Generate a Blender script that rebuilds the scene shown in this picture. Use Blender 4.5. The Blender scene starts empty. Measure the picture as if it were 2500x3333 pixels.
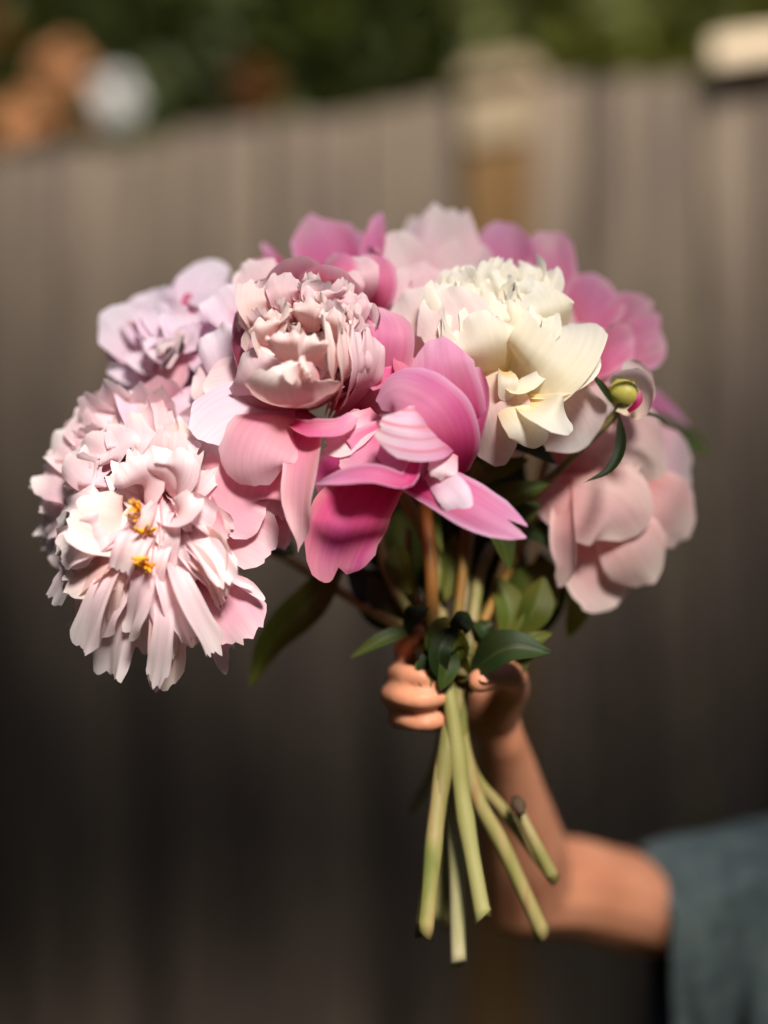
import bpy, bmesh, math, random
import numpy as np
from mathutils import Vector, Matrix, noise as mnoise

random.seed(7)
rng = np.random.default_rng(7)
scene = bpy.context.scene
COL = scene.collection

# ------------------------------------------------------------------ camera
CAMZ = 1.30
K = 0.48 / 2500.0                      # metres per photo pixel at 1 m
cam_d = bpy.data.cameras.new('camera')
cam = bpy.data.objects.new('camera', cam_d)
COL.objects.link(cam)
cam.location = (0, 0, CAMZ)
cam.rotation_euler = (math.radians(90), 0, 0)
cam_d.sensor_fit = 'HORIZONTAL'
cam_d.sensor_width = 24.0
cam_d.lens = 50.0
cam_d.clip_start = 0.05
cam_d.clip_end = 500.0
cam_d.dof.use_dof = True
cam_d.dof.focus_distance = 0.985
cam_d.dof.aperture_fstop = 1.05
cam_d.dof.aperture_blades = 0
scene.camera = cam

# ------------------------------------------------------------------ sky, sun
SUN_TO = Vector((0.20, -0.715, 0.66)).normalized()
sun_el = math.asin(SUN_TO.z)
sun_az = math.atan2(SUN_TO.x, SUN_TO.y)
world = bpy.data.worlds.new('World')
scene.world = world
world.use_nodes = True
wn = world.node_tree
sky = wn.nodes.new('ShaderNodeTexSky')
sky.sky_type = 'NISHITA'
sky.sun_disc = False
sky.sun_elevation = sun_el
sky.sun_rotation = sun_az
sky.dust_density = 1.2
sky.air_density = 1.0
bg = wn.nodes['Background']
bg.inputs['Strength'].default_value = 0.065
wn.links.new(sky.outputs['Color'], bg.inputs['Color'])

sun_d = bpy.data.lights.new('sun', 'SUN')
sun_d.energy = 5.0
sun_d.angle = math.radians(15)
sun_d.color = (1.0, 0.955, 0.90)
sun = bpy.data.objects.new('sun', sun_d)
COL.objects.link(sun)
sun.rotation_euler = (-SUN_TO).to_track_quat('-Z', 'Y').to_euler()
sun.location = (3, -2, 6)

vs = scene.view_settings
vs.view_transform = 'Standard'
vs.look = 'None'
vs.exposure = 0.93
vs.gamma = 1.0
vs.use_curve_mapping = False
scene.cycles.use_denoising = True
scene.cycles.denoiser = 'OPENIMAGEDENOISE'
scene.cycles.max_bounces = 8
scene.cycles.diffuse_bounces = 4
scene.cycles.transmission_bounces = 6

# ------------------------------------------------------------------ helpers
def P(px, py, d):
    """point that stands d metres in front of the camera plane"""
    return np.array([(px - 1250.0) * K * d, d, CAMZ - (py - 1666.5) * K * d])

def D(x, up, tow):
    v = np.array([x, -tow, up], float)
    return v / np.linalg.norm(v)

def nrm(a):
    a = np.asarray(a, float)
    return a / (np.linalg.norm(a, axis=-1, keepdims=True) + 1e-12)

def tag(o, label=None, cat=None, group=None, kind=None):
    if label: o['label'] = label
    if cat: o['category'] = cat
    if group: o['group'] = group
    if kind: o['kind'] = kind
    return o

def empty(name, loc, label=None, cat=None, group=None):
    o = bpy.data.objects.new(name, None)
    o.empty_display_size = 0.02
    COL.objects.link(o)
    o.location = Vector(loc)
    return tag(o, label, cat, group)

def mesh_obj(name, verts, faces, mat, parent=None, uv=None, smooth=True, org=None):
    """verts in world space; stored relative to the parent's (unrotated) location"""
    verts = np.asarray(verts, float)
    if org is None:
        org = np.array(root_loc(parent)) if parent is not None else np.zeros(3)
    me = bpy.data.meshes.new(name)
    me.from_pydata((verts - org).tolist(), [], [tuple(int(i) for i in f) for f in faces])
    if uv is not None:
        l = me.uv_layers.new(name='UVMap')
        idx = np.zeros(len(me.loops), np.int32)
        me.loops.foreach_get('vertex_index', idx)
        l.data.foreach_set('uv', np.asarray(uv, np.float32)[idx].ravel())
    if smooth:
        me.polygons.foreach_set('use_smooth', [True] * len(me.polygons))
    me.update()
    o = bpy.data.objects.new(name, me)
    COL.objects.link(o)
    if mat is not None:
        me.materials.append(mat)
    if parent is not None:
        o.parent = parent
    else:
        o.location = Vector(org)
    return o

def root_loc(o):
    p = Vector((0, 0, 0))
    while o is not None:
        p = p + o.location
        o = o.parent
    return p

def spline(pts, n):
    """Catmull-Rom through pts, resampled evenly to n points"""
    p = np.asarray(pts, float)
    if len(p) == 2:
        t = np.linspace(0, 1, n)[:, None]
        return p[0] * (1 - t) + p[1] * t
    e = np.vstack([2 * p[0] - p[1], p, 2 * p[-1] - p[-2]])
    out = []
    for i in range(len(p) - 1):
        a, b, c, d = e[i:i + 4]
        for t in np.linspace(0, 1, 12, endpoint=False):
            out.append(0.5 * ((2 * b) + (c - a) * t + (2 * a - 5 * b + 4 * c - d) * t * t + (3 * b - a - 3 * c + d) * t ** 3))
    out.append(p[-1])
    out = np.array(out)
    s = np.r_[0, np.cumsum(np.linalg.norm(np.diff(out, axis=0), axis=1))]
    q = np.linspace(0, s[-1], n)
    return np.stack([np.interp(q, s, out[:, k]) for k in range(out.shape[1])], 1)

def tube(pts, radii, nseg=10, n=24, cap=True):
    c = spline(pts, n)
    r = np.interp(np.linspace(0, 1, n), np.linspace(0, 1, len(radii)), radii)
    T = nrm(np.gradient(c, axis=0))
    ref = np.array([0.3, 0.9, 0.2])
    S = nrm(np.cross(T, ref))
    N = np.cross(S, T)
    a = np.linspace(0, 2 * np.pi, nseg, endpoint=False)
    v = (c[:, None] + r[:, None, None] * (np.cos(a)[None, :, None] * S[:, None] + np.sin(a)[None, :, None] * N[:, None])).reshape(-1, 3)
    f = []
    for i in range(n - 1):
        for j in range(nseg):
            k = (j + 1) % nseg
            f.append((i * nseg + j, i * nseg + k, (i + 1) * nseg + k, (i + 1) * nseg + j))
    uv = np.stack([np.tile(a / (2 * np.pi), n), np.repeat(np.linspace(0, 1, n), nseg)], 1)
    if cap:
        f.append(tuple(range(nseg))[::-1]); f.append(tuple((n - 1) * nseg + j for j in range(nseg)))
    return v, f, uv

# ------------------------------------------------------------------ petals
def petal_geo(mid, nor, W, bw=0.35, vm=0.62, taper=0.15, rnd=0.28, rp=2.6, cup=0.7, ruf=0.10, rf=2.6,
              notch=0.06, nf=5, split=0.0, fold=0.0, edge=0.0, nu=17, r=None, crease=0.0, crumple=0.035):
    """sheet swept along a midrib; returns verts, faces, uv. cup>0 lifts the sides toward +normal"""
    r = r or rng
    nv = len(mid)
    T = nrm(np.gradient(mid, axis=0))
    S = nrm(np.cross(T, nor))
    N = nrm(np.cross(S, T))
    v = np.linspace(0, 1, nv)
    u = np.linspace(-1, 1, nu)
    L = np.sum(np.linalg.norm(np.diff(mid, axis=0), axis=1))
    w = np.where(v < vm, bw + (1 - bw) * np.sin(np.pi / 2 * np.clip(v / vm, 0, 1)) ** 1.1,
                 1 - taper * ((v - vm) / (1 - vm + 1e-6)) ** 2) * W * 0.5
    ph = r.uniform(0, 6.28, 8)
    nt = np.zeros(nu)
    if notch > 0:
        kn = r.uniform(0, 1, int(nf * 1.3) + 3)
        nt = notch * np.interp(u, np.linspace(-1.05, 1.05, len(kn)), kn) + notch * 0.3 * r.uniform(0, 1, nu)
    if split > 0:
        c0 = r.uniform(-0.25, 0.25)
        nt += split * np.exp(-((u - c0) / 0.13) ** 2)
    tip = 1 - rnd * np.abs(u) ** rp - nt
    tip = np.clip(tip, 0.3, 1.05)
    # position along midrib per (v,u)
    vv = v[:, None] * (1 - (1 - tip)[None, :] * v[:, None] ** 1.5)
    fi = vv * (nv - 1)
    i0 = np.clip(np.floor(fi).astype(int), 0, nv - 2)
    t = (fi - i0)[..., None]
    lerp = lambda A: A[i0] * (1 - t) + A[i0 + 1] * t
    C = lerp(mid); SS = nrm(lerp(S)); NN = nrm(lerp(N))
    ww = np.interp(vv, v, w)
    cu = cup if np.ndim(cup) else np.full(nv, cup)
    kj = r.uniform(-1, 1, (2, 7))
    side = np.stack([np.interp(v, np.linspace(0, 1, 7), kj[0]), np.interp(v, np.linspace(0, 1, 7), kj[1])], 1)
    ww = ww * (1 + 0.05 * np.where(u[None, :] < 0, side[:, :1], side[:, 1:]) * np.abs(u[None, :]))
    ca = np.interp(vv, v, cu) * u[None, :]
    ca = np.where(np.abs(ca) < 1e-4, 1e-4, ca)
    cs = np.interp(vv, v, cu); cs = np.where(np.abs(cs) < 1e-4, 1e-4, cs)
    lat = ww * np.sin(ca) / cs
    hgt = ww * (1 - np.cos(ca)) / cs
    hgt = hgt + fold * ww * np.abs(u[None, :])
    uu = u[None, :]
    wav = np.sin(rf * np.pi * uu * 0.5 + ph[2] + 3 * vv) * 0.5 + np.sin(rf * 1.7 * uu + ph[3] - 2.5 * vv) * 0.35 + \
        np.sin(rf * np.pi * 1.3 * vv + ph[4] + np.sign(uu) * ph[5]) * 0.5 * np.abs(uu)
    env = (0.25 * np.abs(uu) + 0.75 * np.abs(uu) ** 2) * vv ** 0.8 * 0.7 + vv ** 5 * 0.6
    hgt = hgt + ruf * W * wav * env
    cr = r.uniform(-1, 1, (5, 2)); cp = r.uniform(0, 6.28, 5)
    crum = sum(np.sin(cr[k, 0] * 5 * uu + cr[k, 1] * 8 * vv + cp[k]) for k in range(5)) / 5
    hgt = hgt + crumple * W * crum * np.clip(vv * 1.5, 0, 1)
    fr = np.sin(rf * 4.3 * uu + ph[7] + 5 * vv) * 0.6 + np.sin(rf * 6.1 * vv + ph[5] * np.sign(uu)) * 0.5 * np.abs(uu)
    hgt = hgt + ruf * 0.28 * W * fr * np.maximum(np.abs(uu), vv) ** 5 * vv
    if crease:
        hgt = hgt + crease * W * np.sin(uu * 11 + ph[6]) * vv * (1 - 0.3 * vv)
    if edge:
        hgt = hgt + edge * W * (np.clip(np.abs(uu) - 0.55, 0, 1) ** 2 * 2 + np.clip(vv - 0.75, 0, 1) ** 2 * 8)
    V = C + SS * lat[..., None] + NN * hgt[..., None]
    V = V.reshape(-1, 3)
    F = []
    for i in range(nv - 1):
        for j in range(nu - 1):
            a = i * nu + j
            F.append((a, a + 1, a + nu + 1, a + nu))
    UV = np.stack([np.tile((u + 1) / 2, nv), vv.ravel()], 1)
    return V, F, UV

def petal(fl, ctrl, W, face, mat=None, n=20, name='petal', label=None, **kw):
    """hand-placed petal: control points (px,py,d) and facing hints (one or one per control point)"""
    pts = np.array([P(*c) for c in ctrl])
    mid = spline(pts, n)
    fh = np.array(face, float)
    if fh.ndim == 1:
        nn = np.tile(D(*fh), (n, 1))
    else:
        fw = np.array([D(*x) for x in fh])
        q = np.linspace(0, 1, n); s = np.linspace(0, 1, len(fw))
        nn = nrm(np.stack([np.interp(q, s, fw[:, k]) for k in range(3)], 1))
    dm = np.mean([c[2] for c in ctrl])
    V, F, UV = petal_geo(mid, nn, W * K * dm, **kw)
    o = mesh_obj(name, V, F, mat or fl['_mat'], fl['_root'], UV)
    if label: o['label'] = label
    return o

def whorl(fl, n, L, W, a0, a1, rb=0.004, z0=0.0, ph0=None, jit=0.12, ajit=8, arc=(0, 360), droop=0.0, pw=1.0,
          mat=None, nv=17, lj=0.12, name='petal', **kw):
    """n petals around the flower's axis; a0/a1 = midrib angle from the axis at base and tip (degrees)"""
    X, Y, Z = fl['_X'], fl['_Y'], fl['_Z']
    ph0 = rng.uniform(0, 360) if ph0 is None else ph0
    span = arc[1] - arc[0]
    for i in range(n):
        f = math.radians(arc[0] + (ph0 if span >= 360 else 0) + span * (i + rng.uniform(-.5, .5) * 4 * jit) / n)
        l = L * (1 + rng.uniform(-lj, lj)); w = W * (1 + rng.uniform(-lj, lj))
        b0 = math.radians(a0 + rng.uniform(-ajit, ajit)); b1 = math.radians(a1 + rng.uniform(-ajit, ajit) * 1.8)
        s = np.linspace(0, 1, nv)
        al = b0 + (b1 - b0) * s ** pw
        ds = l / (nv - 1)
        rho = rb + np.r_[0, np.cumsum(np.sin((al[1:] + al[:-1]) / 2) * ds)]
        z = z0 + np.r_[0, np.cumsum(np.cos((al[1:] + al[:-1]) / 2) * ds)]
        R = math.cos(f) * X + math.sin(f) * Y
        Tn = -math.sin(f) * X + math.cos(f) * Y
        tw = rng.uniform(-1, 1) * 0.12 * l
        mid = fl['_o'] + rho[:, None] * R + z[:, None] * Z + (tw * s ** 2)[:, None] * Tn
        if droop:
            mid = mid + np.array([0, 0, -1.0]) * (droop * l * s ** 2)[:, None]
        nn = -np.cos(al)[:, None] * R + np.sin(al)[:, None] * Z
        V, F, UV = petal_geo(mid, nn, w, **kw)
        mesh_obj(name, V, F, mat or fl['_mat'], fl['_root'], UV)

def flower(label, base, axis, mat, name='peony', cat='peony', spin=(0, 0, 1)):
    o = np.array(base, float)
    Z = nrm(axis)
    X = nrm(np.cross(np.array(spin, float), Z)); Y = np.cross(Z, X)
    root = empty(name, o, label, cat, 'peonies held in the bouquet')
    return {'_o': o, '_X': X, '_Y': Y, '_Z': Z, '_root': root, '_mat': mat}

# ------------------------------------------------------------------ materials
def new_mat(name):
    m = bpy.data.materials.new(name); m.use_nodes = True
    nt = m.node_tree
    for n in list(nt.nodes): nt.nodes.remove(n)
    out = nt.nodes.new('ShaderNodeOutputMaterial')
    return m, nt, out

def N_(nt, t, **kw):
    n = nt.nodes.new(t)
    for k, v in kw.items():
        if k in n.inputs: n.inputs[k].default_value = v
        else: setattr(n, k, v)
    return n

def ramp(nt, stops):
    r = nt.nodes.new('ShaderNodeValToRGB')
    while len(r.color_ramp.elements) < len(stops): r.color_ramp.elements.new(0.5)
    for e, (p, c) in zip(r.color_ramp.elements, stops):
        e.position = p; e.color = (c[0], c[1], c[2], 1)
    return r

def S(r, g, b):
    f = lambda c: c / 12.92 if c <= 0.04045 else ((c + 0.055) / 1.055) ** 2.4
    return (f(r / 255), f(g / 255), f(b / 255))

def sheet_mat(name, stops, trans=0.42, vein=0.06, rough=0.55, var=0.10, edge=None, midrib=None, hue=0.012, tsat=1.15, streak=22, band=None):
    """thin petal or leaf: pigment runs from base to tip, faint veins, some light passes through"""
    m, nt, out = new_mat(name)
    L = nt.links.new
    uv = N_(nt, 'ShaderNodeUVMap')
    sep = N_(nt, 'ShaderNodeSeparateXYZ'); L(uv.outputs[0], sep.inputs[0])
    oi = N_(nt, 'ShaderNodeObjectInfo')
    mp = N_(nt, 'ShaderNodeMapping'); L(uv.outputs[0], mp.inputs['Vector']); mp.inputs['Scale'].default_value = (streak, 2.2, 1)
    addv = N_(nt, 'ShaderNodeCombineXYZ'); L(oi.outputs['Random'], addv.inputs[2])
    mul = N_(nt, 'ShaderNodeVectorMath', operation='SCALE'); L(addv.outputs[0], mul.inputs[0]); mul.inputs['Scale'].default_value = 40
    ad = N_(nt, 'ShaderNodeVectorMath', operation='ADD'); L(mp.outputs[0], ad.inputs[0]); L(mul.outputs[0], ad.inputs[1])
    nz = N_(nt, 'ShaderNodeTexNoise', Scale=1.0, Detail=3.0); L(ad.outputs[0], nz.inputs['Vector'])
    mp2 = N_(nt, 'ShaderNodeMapping'); L(uv.outputs[0], mp2.inputs['Vector']); mp2.inputs['Scale'].default_value = (2.2, 2.0, 1)
    ad2 = N_(nt, 'ShaderNodeVectorMath', operation='ADD'); L(mp2.outputs[0], ad2.inputs[0]); L(mul.outputs[0], ad2.inputs[1])
    nz2 = N_(nt, 'ShaderNodeTexNoise', Scale=1.0, Detail=2.0); L(ad2.outputs[0], nz2.inputs['Vector'])
    # v coordinate disturbed by streaks and blotches
    a1 = N_(nt, 'ShaderNodeMath', operation='MULTIPLY_ADD'); L(nz.outputs['Fac'], a1.inputs[0]); a1.inputs[1].default_value = 0.13; L(sep.outputs[1], a1.inputs[2])
    a2 = N_(nt, 'ShaderNodeMath', operation='MULTIPLY_ADD'); L(nz2.outputs['Fac'], a2.inputs[0]); a2.inputs[1].default_value = 0.36; L(a1.outputs[0], a2.inputs[2])
    a3 = N_(nt, 'ShaderNodeMath', operation='SUBTRACT'); L(a2.outputs[0], a3.inputs[0]); a3.inputs[1].default_value = 0.245
    rp = ramp(nt, stops); L(a3.outputs[0], rp.inputs[0])
    col = rp.outputs[0]
    if midrib or edge:
        s1 = N_(nt, 'ShaderNodeMath', operation='SUBTRACT'); L(sep.outputs[0], s1.inputs[0]); s1.inputs[1].default_value = 0.5
        ab = N_(nt, 'ShaderNodeMath', operation='ABSOLUTE'); L(s1.outputs[0], ab.inputs[0])
        if edge:
            mr = N_(nt, 'ShaderNodeMapRange'); L(ab.outputs[0], mr.inputs[0]); mr.inputs[1].default_value = 0.36; mr.inputs[2].default_value = 0.52; mr.inputs[3].default_value = 0; mr.inputs[4].default_value = 0.8
            mx = N_(nt, 'ShaderNodeMix', data_type='RGBA'); L(mr.outputs[0], mx.inputs[0]); L(col, mx.inputs[6]); mx.inputs[7].default_value = (*edge, 1)
            col = mx.outputs[2]
        if midrib:
            mr = N_(nt, 'ShaderNodeMapRange'); L(ab.outputs[0], mr.inputs[0]); mr.inputs[1].default_value = 0.012; mr.inputs[2].default_value = 0.035; mr.inputs[3].default_value = 0.75; mr.inputs[4].default_value = 0
            mx = N_(nt, 'ShaderNodeMix', data_type='RGBA'); L(mr.outputs[0], mx.inputs[0]); L(col, mx.inputs[6]); mx.inputs[7].default_value = (*midrib, 1)
            col = mx.outputs[2]
    if band:
        mb = N_(nt, 'ShaderNodeMapping'); L(uv.outputs[0], mb.inputs['Vector']); mb.inputs['Scale'].default_value = (9, .5, 1)
        nb = N_(nt, 'ShaderNodeTexNoise', Scale=1.0, Detail=1.0); L(mb.outputs[0], nb.inputs['Vector'])
        rb_ = N_(nt, 'ShaderNodeMapRange'); L(nb.outputs['Fac'], rb_.inputs[0]); rb_.inputs[1].default_value = .50; rb_.inputs[2].default_value = .60; rb_.inputs[3].default_value = 0; rb_.inputs[4].default_value = .85
        mx = N_(nt, 'ShaderNodeMix', data_type='RGBA'); L(rb_.outputs[0], mx.inputs[0]); L(col, mx.inputs[6]); mx.inputs[7].default_value = (*band, 1)
        col = mx.outputs[2]
    # per-petal variation and veins
    mv = N_(nt, 'ShaderNodeMapRange'); L(oi.outputs['Random'], mv.inputs[0]); mv.inputs[3].default_value = 1 - var; mv.inputs[4].default_value = 1 + var * 0.5
    ve = N_(nt, 'ShaderNodeMapRange'); L(nz.outputs['Fac'], ve.inputs[0]); ve.inputs[1].default_value = 0.3; ve.inputs[2].default_value = 0.7; ve.inputs[3].default_value = 1 - vein; ve.inputs[4].default_value = 1 + vein * 0.4
    mm = N_(nt, 'ShaderNodeMath', operation='MULTIPLY'); L(mv.outputs[0], mm.inputs[0]); L(ve.outputs[0], mm.inputs[1])
    hs = N_(nt, 'ShaderNodeHueSaturation'); L(col, hs.inputs['Color']); L(mm.outputs[0], hs.inputs['Value'])
    hh = N_(nt, 'ShaderNodeMapRange'); L(nz2.outputs['Fac'], hh.inputs[0]); hh.inputs[1].default_value = .3; hh.inputs[2].default_value = .7; hh.inputs[3].default_value = 0.5 - hue; hh.inputs[4].default_value = 0.5 + hue
    L(hh.outputs[0], hs.inputs['Hue'])
    pb = N_(nt, 'ShaderNodeBsdfPrincipled'); L(hs.outputs[0], pb.inputs['Base Color']); pb.inputs['Roughness'].default_value = rough
    pb.inputs['Specular IOR Level'].default_value = 0.28
    bp = N_(nt, 'ShaderNodeBump', Strength=0.25, Distance=0.0006); L(nz.outputs['Fac'], bp.inputs['Height']); L(bp.outputs[0], pb.inputs['Normal'])
    hs2 = N_(nt, 'ShaderNodeHueSaturation'); L(hs.outputs[0], hs2.inputs['Color']); hs2.inputs['Saturation'].default_value = tsat
    tr = N_(nt, 'ShaderNodeBsdfTranslucent'); L(hs2.outputs[0], tr.inputs[0])
    mix = N_(nt, 'ShaderNodeMixShader'); mix.inputs[0].default_value = trans
    L(pb.outputs[0], mix.inputs[1]); L(tr.outputs[0], mix.inputs[2]); L(mix.outputs[0], out.inputs[0])
    return m

def solid_mat(name, stops, scale=(6, 6, 6), rough=0.6, detail=4.0, bump=0.3, dist=0.002, spec=0.3, sss=0.0, ssr=(0.02, 0.008, 0.004), coords='Object'):
    m, nt, out = new_mat(name)
    L = nt.links.new
    tc = N_(nt, 'ShaderNodeTexCoord')
    mp = N_(nt, 'ShaderNodeMapping'); L(tc.outputs[coords], mp.inputs['Vector']); mp.inputs['Scale'].default_value = scale
    oi = N_(nt, 'ShaderNodeObjectInfo')
    mul = N_(nt, 'ShaderNodeMath', operation='MULTIPLY'); L(oi.outputs['Random'], mul.inputs[0]); mul.inputs[1].default_value = 37.0
    cx = N_(nt, 'ShaderNodeCombineXYZ'); L(mul.outputs[0], cx.inputs[0]); L(mul.outputs[0], cx.inputs[1])
    ad = N_(nt, 'ShaderNodeVectorMath', operation='ADD'); L(mp.outputs[0], ad.inputs[0]); L(cx.outputs[0], ad.inputs[1])
    nz = N_(nt, 'ShaderNodeTexNoise', Scale=1.0, Detail=detail); L(ad.outputs[0], nz.inputs['Vector'])
    rp = ramp(nt, stops); L(nz.outputs['Fac'], rp.inputs[0])
    mv = N_(nt, 'ShaderNodeMapRange'); L(oi.outputs['Random'], mv.inputs[0]); mv.inputs[3].default_value = 0.84; mv.inputs[4].default_value = 1.12
    hs = N_(nt, 'ShaderNodeHueSaturation'); L(rp.outputs[0], hs.inputs['Color']); L(mv.outputs[0], hs.inputs['Value'])
    pb = N_(nt, 'ShaderNodeBsdfPrincipled'); L(hs.outputs[0], pb.inputs['Base Color'])
    pb.inputs['Roughness'].default_value = rough; pb.inputs['Specular IOR Level'].default_value = spec
    if sss:
        pb.inputs['Subsurface Weight'].default_value = sss; pb.inputs['Subsurface Radius'].default_value = (1.0, 0.35, 0.2); pb.inputs['Subsurface Scale'].default_value = 0.008
    if bump:
        bp = N_(nt, 'ShaderNodeBump', Strength=bump, Distance=dist); L(nz.outputs['Fac'], bp.inputs['Height']); L(bp.outputs[0], pb.inputs['Normal'])
    L(pb.outputs[0], out.inputs[0])
    return m

M = {}
M['blush']  = sheet_mat('petal_blush',  [(0, S(243, 186, 178)), (.3, S(246, 208, 210)), (.7, S(249, 225, 228)), (1, S(252, 240, 236))])
M['blush_core'] = sheet_mat('petal_blush_core', [(0, S(244, 194, 172)), (.3, S(247, 214, 203)), (.75, S(249, 226, 218)), (1, S(253, 243, 237))], trans=.45)
M['globe'] = sheet_mat('petal_globe_blush', [(0, S(243, 182, 178)), (.3, S(250, 212, 206)), (.75, S(252, 226, 220)), (1, S(254, 244, 239))], trans=.38, var=.07)
M['cpink']  = sheet_mat('petal_soft_pink', [(0, S(216, 80, 124)), (.3, S(235, 148, 168)), (.7, S(241, 178, 190)), (1, S(249, 216, 220))], edge=S(248, 216, 220))
M['lilac']  = sheet_mat('petal_lilac_white', [(0, S(232, 144, 178)), (.25, S(243, 192, 214)), (.5, S(247, 220, 234)), (1, S(251, 240, 248))])
M['mauve']  = sheet_mat('petal_mauve', [(0, S(178, 20, 84)), (.3, S(210, 74, 132)), (.65, S(224, 130, 172)), (1, S(236, 180, 208))], edge=S(238, 196, 224))
M['magenta'] = sheet_mat('petal_deep_pink', [(0, S(164, 12, 60)), (.35, S(204, 44, 104)), (.7, S(222, 92, 150)), (1, S(234, 156, 176))], edge=S(234, 160, 168))
M['rose']   = sheet_mat('petal_rose', [(0, S(212, 60, 112)), (.35, S(226, 114, 154)), (.75, S(232, 148, 182)), (1, S(242, 190, 206))], edge=S(242, 196, 212))
M['cream']  = sheet_mat('petal_cream', [(0, S(250, 222, 150)), (.3, S(252, 238, 202)), (.65, S(253, 246, 228)), (1, S(254, 250, 242))], hue=.004, vein=.05, var=.05)
M['creampink'] = sheet_mat('petal_cream_pink', [(0, S(248, 226, 196)), (.35, S(248, 216, 208)), (.75, S(250, 230, 226)), (1, S(253, 244, 238))], vein=.05, var=.06)
M['peach']  = sheet_mat('petal_peach_pink', [(0, S(228, 136, 134)), (.3, S(243, 188, 184)), (.7, S(248, 210, 204)), (1, S(252, 230, 220))], edge=S(251, 226, 218))
M['pale']   = sheet_mat('petal_pale_pink', [(0, S(232, 142, 166)), (.35, S(243, 198, 206)), (.75, S(247, 220, 222)), (1, S(250, 236, 232))])
M['stripe'] = sheet_mat('petal_striped', [(0, S(214, 110, 150)), (.35, S(226, 170, 196)), (.7, S(238, 208, 224)), (1, S(244, 230, 228))], band=S(226, 138, 150))
M['leaf']   = sheet_mat('leaf_green', [(0, S(70, 76, 28)), (.4, S(62, 74, 26)), (1, S(74, 86, 32))], trans=.3, midrib=S(96, 104, 50), rough=.55, var=.4, tsat=1.2, hue=.03)
M['leafd']  = sheet_mat('leaf_dark_green', [(0, S(44, 52, 20)), (.5, S(36, 50, 20)), (1, S(48, 62, 26))], trans=.22, midrib=S(66, 76, 34), rough=.55, var=.4, hue=.03)
M['leafy']  = sheet_mat('leaf_olive', [(0, S(100, 102, 34)), (.5, S(92, 100, 32)), (1, S(112, 112, 38))], trans=.35, midrib=S(130, 134, 70), rough=.55, var=.35, hue=.03)
M['stem']   = solid_mat('stem_green', [(.25, S(104, 108, 52)), (.42, S(128, 122, 68)), (.58, S(146, 130, 84)), (.72, S(136, 100, 60))], scale=(70, 70, 18), rough=.5, bump=.35, dist=.001)
M['stemp']  = solid_mat('stem_pale', [(.3, S(140, 136, 92)), (.55, S(170, 158, 124)), (.75, S(150, 136, 92))], scale=(70, 70, 18), rough=.5, bump=.35, dist=.001)
M['stemr']  = solid_mat('stem_reddish', [(.3, S(150, 84, 34)), (.5, S(138, 104, 44)), (.72, S(118, 112, 50))], scale=(90, 90, 10), rough=.5, bump=.3, dist=.001)
def stem_grad(name):
    m, nt, out = new_mat(name); L = nt.links.new
    uv = N_(nt, 'ShaderNodeUVMap'); sp_ = N_(nt, 'ShaderNodeSeparateXYZ'); L(uv.outputs[0], sp_.inputs[0])
    tc = N_(nt, 'ShaderNodeTexCoord'); nz = N_(nt, 'ShaderNodeTexNoise', Scale=60.0, Detail=3.0); L(tc.outputs['Object'], nz.inputs['Vector'])
    ma = N_(nt, 'ShaderNodeMath', operation='MULTIPLY_ADD'); L(nz.outputs['Fac'], ma.inputs[0]); ma.inputs[1].default_value = .3; L(sp_.outputs[1], ma.inputs[2])
    rp = ramp(nt, [(.1, S(134, 120, 50)), (.3, S(150, 82, 34)), (.5, S(140, 98, 40)), (.68, S(136, 130, 70)), (1, S(148, 142, 88))]); L(ma.outputs[0], rp.inputs[0])
    pb = N_(nt, 'ShaderNodeBsdfPrincipled'); L(rp.outputs[0], pb.inputs['Base Color']); pb.inputs['Roughness'].default_value = .5; L(pb.outputs[0], out.inputs[0])
    return m
M['stemg']  = stem_grad('stem_red_to_green')
M['sepal']  = solid_mat('bud_green', [(.3, S(120, 128, 40)), (.55, S(150, 150, 60)), (.75, S(96, 110, 36))], scale=(70, 70, 40), rough=.45, bump=.2)
M['budy']   = solid_mat('bud_yellow_green', [(.3, S(170, 168, 70)), (.55, S(196, 186, 92)), (.75, S(150, 150, 56))], scale=(60, 60, 40), rough=.45, bump=.2)
M['yellow'] = solid_mat('stamen_yellow', [(.3, S(226, 150, 20)), (.7, S(244, 186, 50))], scale=(200, 200, 200), rough=.7)
M['skin']   = solid_mat('skin', [(.3, S(190, 124, 92)), (.55, S(206, 140, 106)), (.75, S(212, 142, 112))], scale=(26, 26, 26), rough=.5, sss=.25, bump=.12, dist=.001)
M['nail']   = solid_mat('nail', [(.3, S(208, 142, 116)), (.7, S(216, 152, 126))], scale=(40, 40, 40), rough=.65, bump=0)
M['cloth']  = solid_mat('grey_teal_cloth', [(.3, S(56, 66, 68)), (.55, S(72, 82, 82)), (.75, S(84, 92, 88))], scale=(60, 60, 60), rough=.9, bump=.4, dist=.001, spec=.1)
M['lip']    = solid_mat('lip', [(.3, S(168, 84, 76)), (.7, S(182, 96, 86))], scale=(60, 60, 60), rough=.5, bump=0)
M['eye']    = solid_mat('eye_white', [(.3, S(222, 216, 208)), (.7, S(230, 224, 216))], scale=(40, 40, 40), rough=.3, bump=0)
M['hair']   = solid_mat('hair_brown', [(.3, S(58, 38, 26)), (.7, S(88, 60, 40))], scale=(120, 120, 12), rough=.5)
M['board']  = solid_mat('fence_wood', [(.28, S(84, 73, 64)), (.42, S(120, 105, 93)), (.57, S(146, 129, 110)), (.72, S(108, 96, 89))], scale=(16, 16, 1.6), rough=.85, bump=.5, dist=.004, spec=.12)
M['post']   = solid_mat('post_wood', [(.25, S(118, 90, 58)), (.5, S(142, 108, 68)), (.75, S(132, 108, 76))], scale=(20, 20, 2), rough=.8, bump=.4, dist=.003, spec=.15)
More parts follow.
